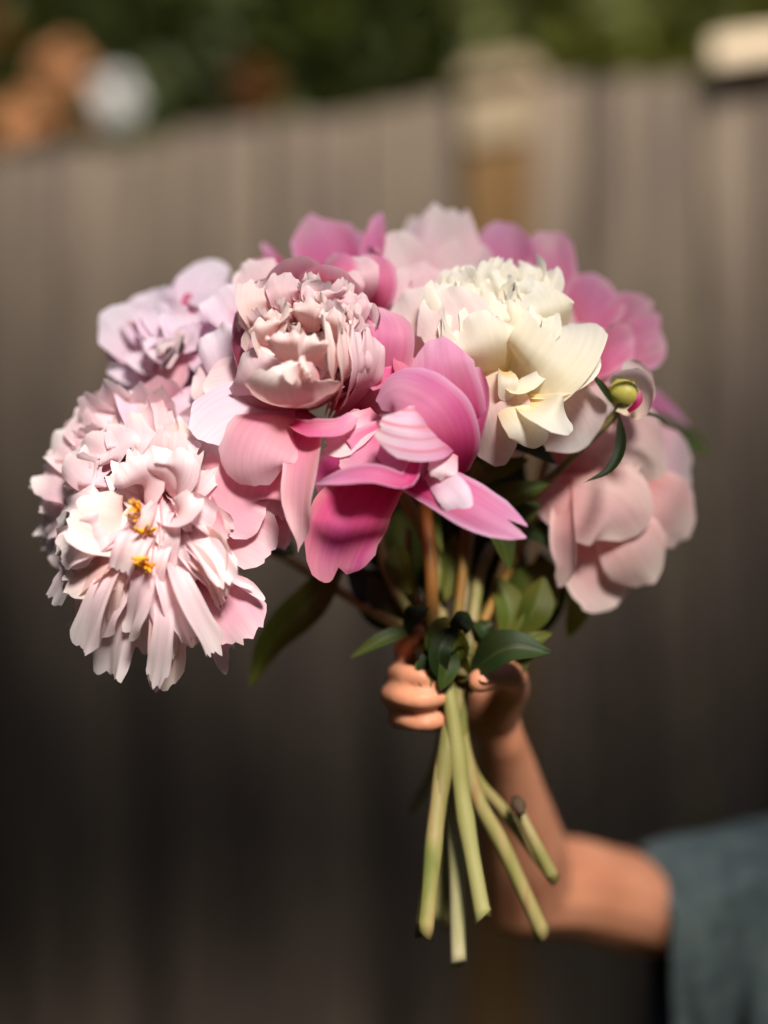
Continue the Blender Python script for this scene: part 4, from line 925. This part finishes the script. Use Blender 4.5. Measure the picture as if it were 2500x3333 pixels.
# paler soft petals over the upper shoulder
for k in range(34):
    a = math.radians(80 + 130 * rng.random()); rr = rng.uniform(230, 400)
    e = np.array([530, 1640]) + np.array([math.cos(a) * rr, -math.sin(a) * rr])
    st = np.array([530, 1640]) + np.array([math.cos(a), -math.sin(a)]) * rr * .35
    m_ = (e + st) / 2 + rng.uniform(-20, 20, 2)
    lift = .10 * (rr / 400) ** 2
    petal(A, [(st[0], st[1], 1.0), (m_[0], m_[1], .965 + lift * .5), (e[0], e[1], .965 + lift + .015 * rng.random())], rng.uniform(90, 200), (math.cos(a) * .4 + rng.uniform(-.3, .3), math.sin(a) * .5, .8),
          M[['blush', 'pale', 'blush', 'lilac', 'blush_core'][k % 5]], bw=.5, rnd=.16, ruf=rng.uniform(.14, .28), rf=rng.uniform(3, 5), cup=rng.uniform(-.4, .6), notch=rng.uniform(.04, .12), nf=8)
sv, sf = [], []
for k in range(38):
    q = rng.integers(0, 3)
    c = [(445, 1665), (475, 1720), (480, 1830)][q]
    b = P(c[0] + rng.uniform(-14, 14), c[1] + rng.uniform(-24, 24),  .964 + rng.uniform(-.012, .006))
    t = b + D(rng.uniform(-.6, .6), rng.uniform(-.4, .6), 1.0) * .012
    V, F, UV = tube([b - D(0, 0, 1) * .008, b, t - (t - b) * .3, t], [.0004, .0004, .0012, .0006], 6, 7)
    sf += [tuple(i + len(sv) for i in f) for f in F]; sv += list(V)
tag(mesh_obj('stamen_tuft', sv, sf, M['yellow'], A['_root']), 'golden stamens among the petals', kind='stuff')
calyx(A)
leaf(A, [(1130, 1800, 1.10), (1010, 1960, 1.09), (880, 2090, 1.09), (812, 2245, 1.09)], 120, (.3, .4, .9), 'leafy', fold=.15)
leaf(A, [(860, 1720, 1.08), (900, 1770, 1.07), (960, 1800, 1.07)], 110, (.2, .4, .9), 'leafd')
leaf(A, [(760, 1050, 1.06), (735, 1090, 1.045), (725, 1080, 1.04)], 60, (.3, .4, .9), 'leaf')
stem(A, [(900, 1800, 1.12), (1210, 1990, 1.08), (1360, 2080, 1.06)], [(1540, 2520, 1.06), (1640, 2640, 1.07), (1805, 2860, 1.07)], 'stem', r=.0036, hold=(1470, 2280, 1.055))

# ---- opening bud
rng = np.random.default_rng(109); random.seed(109)
J = flower('round opening bud with a curled pale petal and thin sepals', P(2030, 1325, 1.025), D(.12, .95, .15), M['creampink'], name='peony_bud', cat='bud')
def bud_shell(name, r, hgt, mat, z0=0.0, squash=1.0):
    nz, ns = 12, 18; V = []; F = []
    for i in range(nz):
        t = i / (nz - 1); rr = r * math.sin(math.pi * (0.03 + .94 * t)) ** .8; z = z0 + hgt * t
        for j in range(ns):
            a = 2 * math.pi * j / ns
            V.append(J['_o'] + rr * (math.cos(a) * J['_X'] + math.sin(a) * J['_Y'] * squash) + z * J['_Z'])
    for i in range(nz - 1):
        for j in range(ns):
            k = (j + 1) % ns; F.append((i * ns + j, i * ns + k, (i + 1) * ns + k, (i + 1) * ns + j))
    return mesh_obj(name, V, F, mat, J['_root'])
bud_shell('bud_core', .0118, .0245, M['budy'], -.003)
petal(J, [(2010, 1330, 1.02), (2095, 1340, 1.012), (2112, 1270, 1.008), (2075, 1212, 1.008), (2000, 1222, 1.01), (1985, 1262, 1.012)], 78,
      [(-.2, .6, .5), (-.8, .2, .5), (-.9, -.1, .5), (-.3, -.9, .5), (.5, -.7, .5), (.8, -.2, .5)], M['creampink'], bw=.6, rnd=.3, ruf=.03, cup=.7, notch=.02, label='pale petal curled round the bud')
petal(J, [(2020, 1330, 1.03), (2080, 1290, 1.045), (2060, 1215, 1.045), (2020, 1205, 1.035)], 110, (0, .1, 1), M['creampink'], bw=.6, rnd=.3, ruf=.03, cup=.8, notch=.02)
petal(J, [(2045, 1340, 1.01), (2078, 1310, 1.004), (2085, 1270, 1.004)], 26, (-.4, .1, 1), M['magenta'], bw=.6, rnd=.3, ruf=.03, cup=.5, notch=.05)
whorl(J, 4, .0165, .015, 78, -18, rb=.002, z0=-.003, ph0=40, mat=M['leafy'], name='sepal', bw=.6, rnd=.4, ruf=.04, cup=1.0, notch=0)
leaf(J, [(2015, 1350, 1.02), (2022, 1450, 1.005), (1985, 1530, 1.0), (1900, 1572, 1.0)], 42, [(-.5, .1, .9), (-.6, .2, .8), (-.3, .6, .7), (-.2, .6, .7)], 'leafd')
leaf(J, [(1998, 1320, 1.02), (1955, 1255, 1.01), (1922, 1210, 1.01)], 36, (.4, .4, .8), 'leafd')
leaf(J, [(2060, 1345, 1.03), (2130, 1355, 1.04), (2200, 1400, 1.05)], 22, (0, .7, .7), 'leafd')
stem(J, [(1985, 1370, 1.03), (1850, 1500, 1.05), (1700, 1680, 1.07), (1560, 2050, 1.075)], [(1420, 2480, 1.14), (1345, 2640, 1.20)], 'stem', r=.0030, hold=(1470, 2240, 1.07))

# ---- foliage among the stems
rng = np.random.default_rng(110); random.seed(110)
for (fl, c, w, f, mt) in [
    (E, [(1300, 1880, 1.11), (1240, 1960, 1.10), (1330, 2060, 1.09)], 150, (-.2, .3, 1), 'leafd'),
    (E, [(1130, 1850, 1.10), (1220, 1930, 1.09), (1330, 2040, 1.08)], 130, (.2, .4, 1), 'leafd'),
    (E, [(1370, 2040, 1.05), (1250, 2080, 1.04), (1135, 2145, 1.04)], 52, (.1, .5, .8), 'leaf'),
    (Fl, [(1530, 2190, 1.04), (1650, 2110, 1.02), (1800, 2122, 1.02)], 125, (.1, .5, .8), 'leafd'),
    (Fl, [(1560, 2180, 1.06), (1640, 2140, 1.05), (1760, 2090, 1.05)], 150, (.1, -.3, 1), 'leafy'),
    (I, [(1790, 1830, 1.10), (1730, 1930, 1.09), (1640, 2080, 1.09)], 180, (.2, .3, 1), 'leafy'),
    (I, [(1760, 1800, 1.12), (1770, 1930, 1.11), (1740, 2080, 1.12)], 150, (.3, .2, 1), 'leaf'),
    (C, [(1440, 2090, 1.04), (1400, 2160, 1.03), (1375, 2265, 1.035)], 75, (-.1, .3, 1), 'leafd'),
    (C, [(1480, 2040, 1.03), (1430, 2120, 1.02), (1440, 2230, 1.03)], 75, (.1, .3, 1), 'leafd'),
    (G, [(1500, 2030, 1.04), (1440, 2060, 1.03), (1390, 2130, 1.03)], 90, (.0, .5, .9), 'leafy'),
    (G, [(1300, 1650, 1.12), (1310, 1780, 1.12), (1340, 1920, 1.12)], 150, (.1, .1, 1), 'leaf'),
    (G, [(1450, 1620, 1.13), (1460, 1780, 1.13), (1440, 1960, 1.13)], 190, (.1, .1, 1), 'leafd'),
    (H, [(1600, 1700, 1.14), (1620, 1820, 1.14), (1580, 2000, 1.13)], 190, (.1, .1, 1), 'leafd'),
    (H, [(1660, 1560, 1.13), (1620, 1660, 1.14), (1560, 1800, 1.14)], 190, (.1, .1, 1), 'leafd'),
    (Dd, [(1260, 1600, 1.14), (1250, 1740, 1.14), (1290, 1900, 1.14)], 190, (.1, .1, 1), 'leafd'),
    (Dd, [(1380, 1560, 1.15), (1370, 1740, 1.15), (1400, 1950, 1.15)], 230, (.1, .1, 1), 'leafd'),
    (B, [(1000, 1640, 1.12), (1080, 1760, 1.12), (1180, 1880, 1.12)], 140, (.1, .2, 1), 'leafd'),
    (B, [(1500, 1560, 1.16), (1520, 1740, 1.16), (1500, 1980, 1.15)], 260, (.1, .1, 1), 'leafd'),
    (Fl, [(1700, 1500, 1.12), (1640, 1560, 1.12), (1540, 1620, 1.12)], 170, (.1, .3, 1), 'leafd'),
]:
    leaf(fl, c, w, f, mt)
for k in range(16):
    x = rng.uniform(1380, 1560); y = rng.uniform(1960, 2160); dx = rng.uniform(-90, 90); dz = rng.uniform(1.035, 1.075)
    leaf([C, G, H, I, Dd][k % 5], [(x, y, dz), (x + dx * .5, y + rng.uniform(10, 60), dz - .012), (x + dx, y + rng.uniform(60, 130), dz)], rng.uniform(35, 75), (rng.uniform(-.6, .6), .4, .8), ['leafd', 'leaf', 'leafd', 'leafy'][k % 4])
for (fl, c, w, f, mt) in [
    (E, [(1430, 1560, 1.05), (1400, 1680, 1.06), (1440, 1800, 1.06)], 70, (.5, .2, .9), 'leafy'), (Fl, [(1560, 1500, 1.04), (1530, 1560, 1.035), (1490, 1650, 1.04)], 90, (-.2, .3, 1), 'leafy'),
    (I, [(1760, 1640, 1.06), (1680, 1680, 1.055), (1580, 1700, 1.055)], 90, (-.2, .4, 1), 'leaf'), (I, [(1770, 1880, 1.07), (1740, 1980, 1.06), (1680, 2080, 1.065)], 110, (.3, .3, 1), 'leafy'),
    (H, [(1620, 1880, 1.07), (1660, 1990, 1.06), (1640, 2110, 1.06)], 100, (.2, .3, 1), 'leafy'), (G, [(1290, 1770, 1.08), (1300, 1850, 1.07), (1340, 1940, 1.07)], 90, (-.2, .3, 1), 'leafy'),
    (C, [(1200, 1880, 1.09), (1260, 1960, 1.08), (1340, 2020, 1.075)], 100, (-.1, .4, 1), 'leaf'), (G, [(1480, 1740, 1.09), (1470, 1860, 1.08), (1450, 1960, 1.075)], 90, (.1, .3, 1), 'leafy'),
    (H, [(1640, 2110, 1.05), (1720, 2090, 1.04), (1800, 2060, 1.045)], 60, (.1, .5, .8), 'leafy'), (Dd, [(1400, 2130, 1.04), (1380, 2190, 1.03), (1400, 2260, 1.03)], 60, (-.2, .3, 1), 'leafy'),
    (Dd, [(1450, 2100, 1.035), (1460, 2170, 1.025), (1430, 2250, 1.025)], 70, (.2, .3, 1), 'leaf')]:
    leaf(fl, c, w, f, mt)
# short side shoots rising between the main stems
for (fl, pts, mt, r) in [(C, [(1240, 1660, 1.09), (1250, 1830, 1.08), (1330, 1990, 1.065), (1410, 2090, 1.055)], 'stem', .0036),
                         (G, [(1330, 1720, 1.09), (1340, 1900, 1.08), (1420, 2080, 1.06)], 'stem', .003),
                         (Fl, [(1515, 1640, 1.08), (1512, 1800, 1.07), (1490, 2020, 1.06), (1480, 2180, 1.05)], 'stemr', .0036),
                         (H, [(1600, 1780, 1.09), (1560, 1880, 1.07), (1530, 2080, 1.05), (1500, 2200, 1.04)], 'stem', .0044),
                         (I, [(1660, 1850, 1.08), (1610, 1950, 1.065), (1550, 2080, 1.05), (1500, 2220, 1.045)], 'stemr', .0034)]:
    V, F, UV = tube([P(*p) for p in pts], [r * .9, r, r], 10, 24)
    mesh_obj('side_shoot', V, F, M[mt], fl['_root'], UV)
# cut side shoot with a dark node on one stem
V, F, UV = tube([P(1690, 2640, 1.055), P(1740, 2740, 1.05), P(1800, 2855, 1.05)], [.0036, .0042, .0046], 10, 14)
mesh_obj('side_shoot', V, F, M['stem'], I['_root'], UV)
V, F, UV = tube([P(1680, 2600, 1.056), P(1692, 2632, 1.045), P(1700, 2650, 1.042)], [.003, .0055, .002], 10, 8)
mesh_obj('node', V, F, M['bark'], I['_root'], UV)
# ================================================================== PERSON
def capsule_chain(bm, pts, rad, seg=14):
    """tapered rounded limb through world points, into a bmesh"""
    pts = np.array(pts, float)
    n = max(10, 6 * len(pts))
    c = spline(pts, n); r = np.interp(np.linspace(0, 1, n), np.linspace(0, 1, len(rad)), rad)
    T0 = nrm(c[0] - c[1]); T1 = nrm(c[-1] - c[-2])
    hs = [math.radians(a) for a in (78, 55, 30)]
    C_ = [c[0] + T0 * r[0] * math.sin(h) for h in hs] + list(c) + [c[-1] + T1 * r[-1] * math.sin(h) for h in hs[::-1]]
    R_ = [r[0] * math.cos(h) for h in hs] + list(r) + [r[-1] * math.cos(h) for h in hs[::-1]]
    c = np.array(C_); T = nrm(np.gradient(c, axis=0))
    ref = np.array([.31, .52, .79])
    Sx = nrm(np.cross(T, ref)); Nx = np.cross(Sx, T)
    rings = []
    for i in range(len(c)):
        rings.append([bm.verts.new(c[i] + R_[i] * (math.cos(a) * Sx[i] + math.sin(a) * Nx[i])) for a in np.linspace(0, 2 * np.pi, seg, endpoint=False)])
    for i in range(len(c) - 1):
        for j in range(seg):
            k = (j + 1) % seg
            bm.faces.new((rings[i][j], rings[i][k], rings[i + 1][k], rings[i + 1][j]))
    bm.faces.new(rings[0][::-1]); bm.faces.new(rings[-1])

def remeshed(name, chains, voxel, mat, parent, smooth_it=4):
    bm = bmesh.new()
    for pts, rad in chains: capsule_chain(bm, pts, rad)
    bmesh.ops.recalc_face_normals(bm, faces=bm.faces[:])
    me = bpy.data.meshes.new(name); bm.to_mesh(me); bm.free()
    tmp = bpy.data.objects.new(name + '_tmp', me); COL.objects.link(tmp)
    rm = tmp.modifiers.new('r', 'REMESH'); rm.mode = 'VOXEL'; rm.voxel_size = voxel; rm.use_smooth_shade = True
    sm = tmp.modifiers.new('s', 'SMOOTH'); sm.factor = .5; sm.iterations = smooth_it
    dg = bpy.context.evaluated_depsgraph_get()
    me2 = bpy.data.meshes.new_from_object(tmp.evaluated_get(dg))
    bpy.data.objects.remove(tmp); bpy.data.meshes.remove(me)
    me2.name = name
    me2.materials.clear(); me2.materials.append(mat)
    me2.transform(Matrix.Translation(-root_loc(parent)))
    me2.polygons.foreach_set('use_smooth', [True] * len(me2.polygons))
    o = bpy.data.objects.new(name, me2); COL.objects.link(o); o.parent = parent
    return o

WRIST = P(1632, 2400, 1.125); ELBOW = P(1705, 2885, 1.27)
SH = np.array([.40, 1.40, ELBOW[2] - .012])
person = empty('person', (.55, 1.44, 0), 'person in a loose grey teal top holding up the bouquet in one bent arm', 'person')
PX, PY = .55, 1.44
zs = SH[2]
arm = [([P(1560, 2270, 1.115), P(1600, 2330, 1.12), WRIST], [.020, .0195, .0165]),
       ([WRIST, P(1660, 2540, 1.165), P(1690, 2730, 1.22), ELBOW], [.0165, .0240, .034, .041]),
       ([ELBOW, P(1860, 2890, 1.30), P(2010, 2925, 1.33), P(2180, 2940, 1.37), SH], [.041, .041, .041, .041, .033])]
hand = [  # palm behind the stems, four fingers round one side, thumb round the other
    ([P(1600, 2220, 1.115), P(1480, 2220, 1.115), P(1400, 2230, 1.11)], [.016, .014, .012]),
    ([P(1600, 2300, 1.115), P(1480, 2300, 1.115), P(1400, 2320, 1.11)], [.017, .015, .012]),
    # index, standing up a little behind the leaves
    ([P(1420, 2185, 1.11), P(1350, 2170, 1.10), P(1318, 2120, 1.075), P(1335, 2078, 1.055), P(1360, 2060, 1.05)], [.0095, .0086, .0072, .0078, .0060]),
    # middle
    ([P(1410, 2225, 1.11), P(1318, 2200, 1.098), P(1296, 2196, 1.070), P(1318, 2196, 1.042), P(1370, 2204, 1.033), P(1415, 2216, 1.036)], [.0095, .0086, .0074, .0080, .0070, .0060]),
    # ring
    ([P(1410, 2285, 1.11), P(1300, 2262, 1.098), P(1274, 2262, 1.068), P(1300, 2268, 1.040), P(1370, 2280, 1.030), P(1428, 2272, 1.034)], [.0095, .0086, .0074, .0080, .0070, .0060]),
    # little
    ([P(1415, 2340, 1.11), P(1322, 2334, 1.098), P(1296, 2336, 1.070), P(1318, 2342, 1.046), P(1378, 2354, 1.036), P(1430, 2346, 1.038)], [.0090, .0078, .0068, .0073, .0064, .0055]),
    # thumb with its base at the side of the palm
    ([P(1615, 2320, 1.11), P(1668, 2240, 1.085), P(1662, 2196, 1.058), P(1610, 2196, 1.044), P(1562, 2216, 1.036)], [.0165, .0130, .0102, .0112, .0084]),
]
torso = [([(PX, PY, zs + .02), (PX, PY, zs - .18), (PX, PY, zs - .42)], [.075, .095, .10]),
         ([SH, (PX, PY, zs + .02), (PX + .15, PY + .02, zs + .0)], [.033, .05, .042]),
         ([(PX, PY, zs + .03), (PX, PY - .005, zs + .12)], [.042, .040]),
         ([(PX, PY - .022, zs + .150), (PX, PY - .014, zs + .19), (PX, PY - .004, zs + .24)], [.048, .066, .078]),
         ([(PX, PY - .078, zs + .20), (PX, PY - .088, zs + .178)], [.005, .0075]),
         ([(PX + .15, PY + .02, zs + .02), (PX + .19, PY + .04, zs - .2), (PX + .18, PY - .02, zs - .4)], [.044, .034, .024]),
         ([(PX + .18, PY - .02, zs - .4), (PX + .18, PY - .04, zs - .48)], [.022, .016]),
         ([(PX - .055, PY, zs - .42), (PX - .06, PY, .42), (PX - .06, PY + .02, .07), (PX - .06, PY - .08, .03)], [.08, .05, .036, .03]),
         ([(PX + .055, PY, zs - .42), (PX + .06, PY, .42), (PX + .06, PY + .02, .07), (PX + .06, PY - .08, .03)], [.08, .05, .036, .03])]
remeshed('body', arm + hand + torso, .0028, M['skin'], person, 2)
# thumbnail and two visible nails
def nail(c, face, w, l):
    petal({'_mat': M['nail'], '_root': person}, c, w, face, name='nail', n=6, nu=7, bw=.9, vm=.5, taper=.1, rnd=.3, cup=-.7, ruf=0, notch=0)
nail([(1600, 2198, 1.0335), (1580, 2205, 1.0265), (1562, 2213, 1.0265)], (-.1, .35, 1), 34, 1)

# loose top: wide hanging sleeve that runs into the body of the garment
def cloth_surface(name, rings, parent, mat, thick=.003):
    n = len(rings[0]); V = [p for r in rings for p in r]; F = []
    for i in range(len(rings) - 1):
        for j in range(n):
            k = (j + 1) % n; F.append((i * n + j, i * n + k, (i + 1) * n + k, (i + 1) * n + j))
    o = mesh_obj(name, V, F, mat, parent)
    m = o.modifiers.new('cloth_thickness', 'SOLIDIFY'); m.thickness = thick; m.offset = 1
    return o
rings = []
ax0 = P(2150, 2935, 1.36); ax1 = np.array([PX - .02, PY, zs + .01])
for i in range(48):
    t = i / 47
    c = ax0 * (1 - t) + ax1 * t
    ring = []
    top = .044 + .006 * t; bot = .21 + .05 * t
    for j in range(56):
        a = 2 * math.pi * j / 56
        up = math.sin(a); sd = math.cos(a)
        h = top * up if up > 0 else bot * up
        w = (.052 + .022 * t) * sd * (1 if up > 0 else (1 - .35 * abs(up)))
        dep = max(0, -up)
        fo = .020 * math.sin(h * 26 + 5 * t + 2.2 * sd) * dep + (.010 * math.sin(17 * t + 3 * a) + .024 * math.sin(34 * t + 1.2 * math.sin(6 * t)) * dep) * (.35 + dep)
        hx = -.020 * up if i < 6 else 0
        ring.append(c + np.array([fo * .6 - .015 * dep * (1 - t) + hx * (1 - t), -w * -1 + fo, h + .006 * math.sin(9 * t + 4 * a)]))
    rings.append(ring)
cloth_surface('sleeve', rings, person, M['cloth'])
rings = []
for i in range(26):
    t = i / 25
    z = zs + .085 - t * (zs + .085 - .34)
    rx = np.interp(t, [0, .04, .14, .3, .5, 1], [.055, .13, .185, .17, .16, .21]); ry = np.interp(t, [0, .04, .14, .3, .5, 1], [.055, .085, .11, .125, .12, .17])
    rings.append([np.array([PX + rx * math.cos(a) * (1 + .05 * t * math.sin(9 * a)), PY + ry * math.sin(a) * (1 + .06 * t * math.sin(9 * a + 1)), z]) for a in np.linspace(0, 2 * np.pi, 60, endpoint=False)])
cloth_surface('dress', rings, person, M['cloth'])
# face
FY = PY - .086
def ball(name, c, r, mat, parent, sy=1.0):
    V = []; F = []
    for i in range(9):
        th = math.pi * (i + .02) / 8.04
        for j in range(14):
            a = 2 * math.pi * j / 14
            V.append((c[0] + r * math.sin(th) * math.cos(a), c[1] + sy * r * math.sin(th) * math.sin(a), c[2] + r * math.cos(th)))
    for i in range(8):
        for j in range(14):
            k = (j + 1) % 14; F.append((i * 14 + j, i * 14 + k, (i + 1) * 14 + k, (i + 1) * 14 + j))
    return mesh_obj(name, V, F, mat, parent)
for sx in (-1, 1):
    ey = ball('eye', (PX + sx * .028, FY + .020, zs + .212), .0095, M['eye'], person)
    ball('iris', (PX + sx * .028, FY + .0125, zs + .212), .0045, M['hair'], ey, .6)
    V, F, UV = tube([(PX + sx * .014, FY + .008, zs + .229), (PX + sx * .028, FY + .009, zs + .233), (PX + sx * .042, FY + .018, zs + .229)], [.002, .0028, .0015], 8, 10)
    mesh_obj('eyebrow', V, F, M['hair'], person, UV)
    ball('ear', (PX + sx * .073, PY + .0, zs + .205), .014, M['skin'], person, .5)
for dz, r_ in ((.1445, .0032), (.139, .0038)):
    V, F, UV = tube([(PX - .019, FY + .026, zs + dz), (PX, FY + .016, zs + dz + .001), (PX + .019, FY + .026, zs + dz)], [.001, r_, .001], 8, 12)
    mesh_obj('lip', V, F, M['lip'], person, UV)
# hair
hv, hf = [], []
ns, nz = 36, 18
for i in range(nz):
    th = math.pi * (.0 + .78 * i / (nz - 1))
    for j in range(ns):
        a = 2 * math.pi * j / ns
        fr = max(0, -math.sin(a))
        rr = .088 * (1 + .03 * math.sin(14 * a)) * (1 - .25 * fr * (th > 1.1))
        hv.append((PX + rr * math.sin(th) * math.cos(a), PY + .012 + rr * math.sin(th) * math.sin(a) * (1.0 if th < 1.1 else (1 - .55 * fr)), zs + .245 + .092 * math.cos(th) - (.06 * (1 - fr) if th > 2.0 else 0)))
for i in range(nz - 1):
    for j in range(ns):
        k = (j + 1) % ns; hf.append((i * ns + j, i * ns + k, (i + 1) * ns + k, (i + 1) * ns + j))
mesh_obj('hair', hv, hf, M['hair'], person)
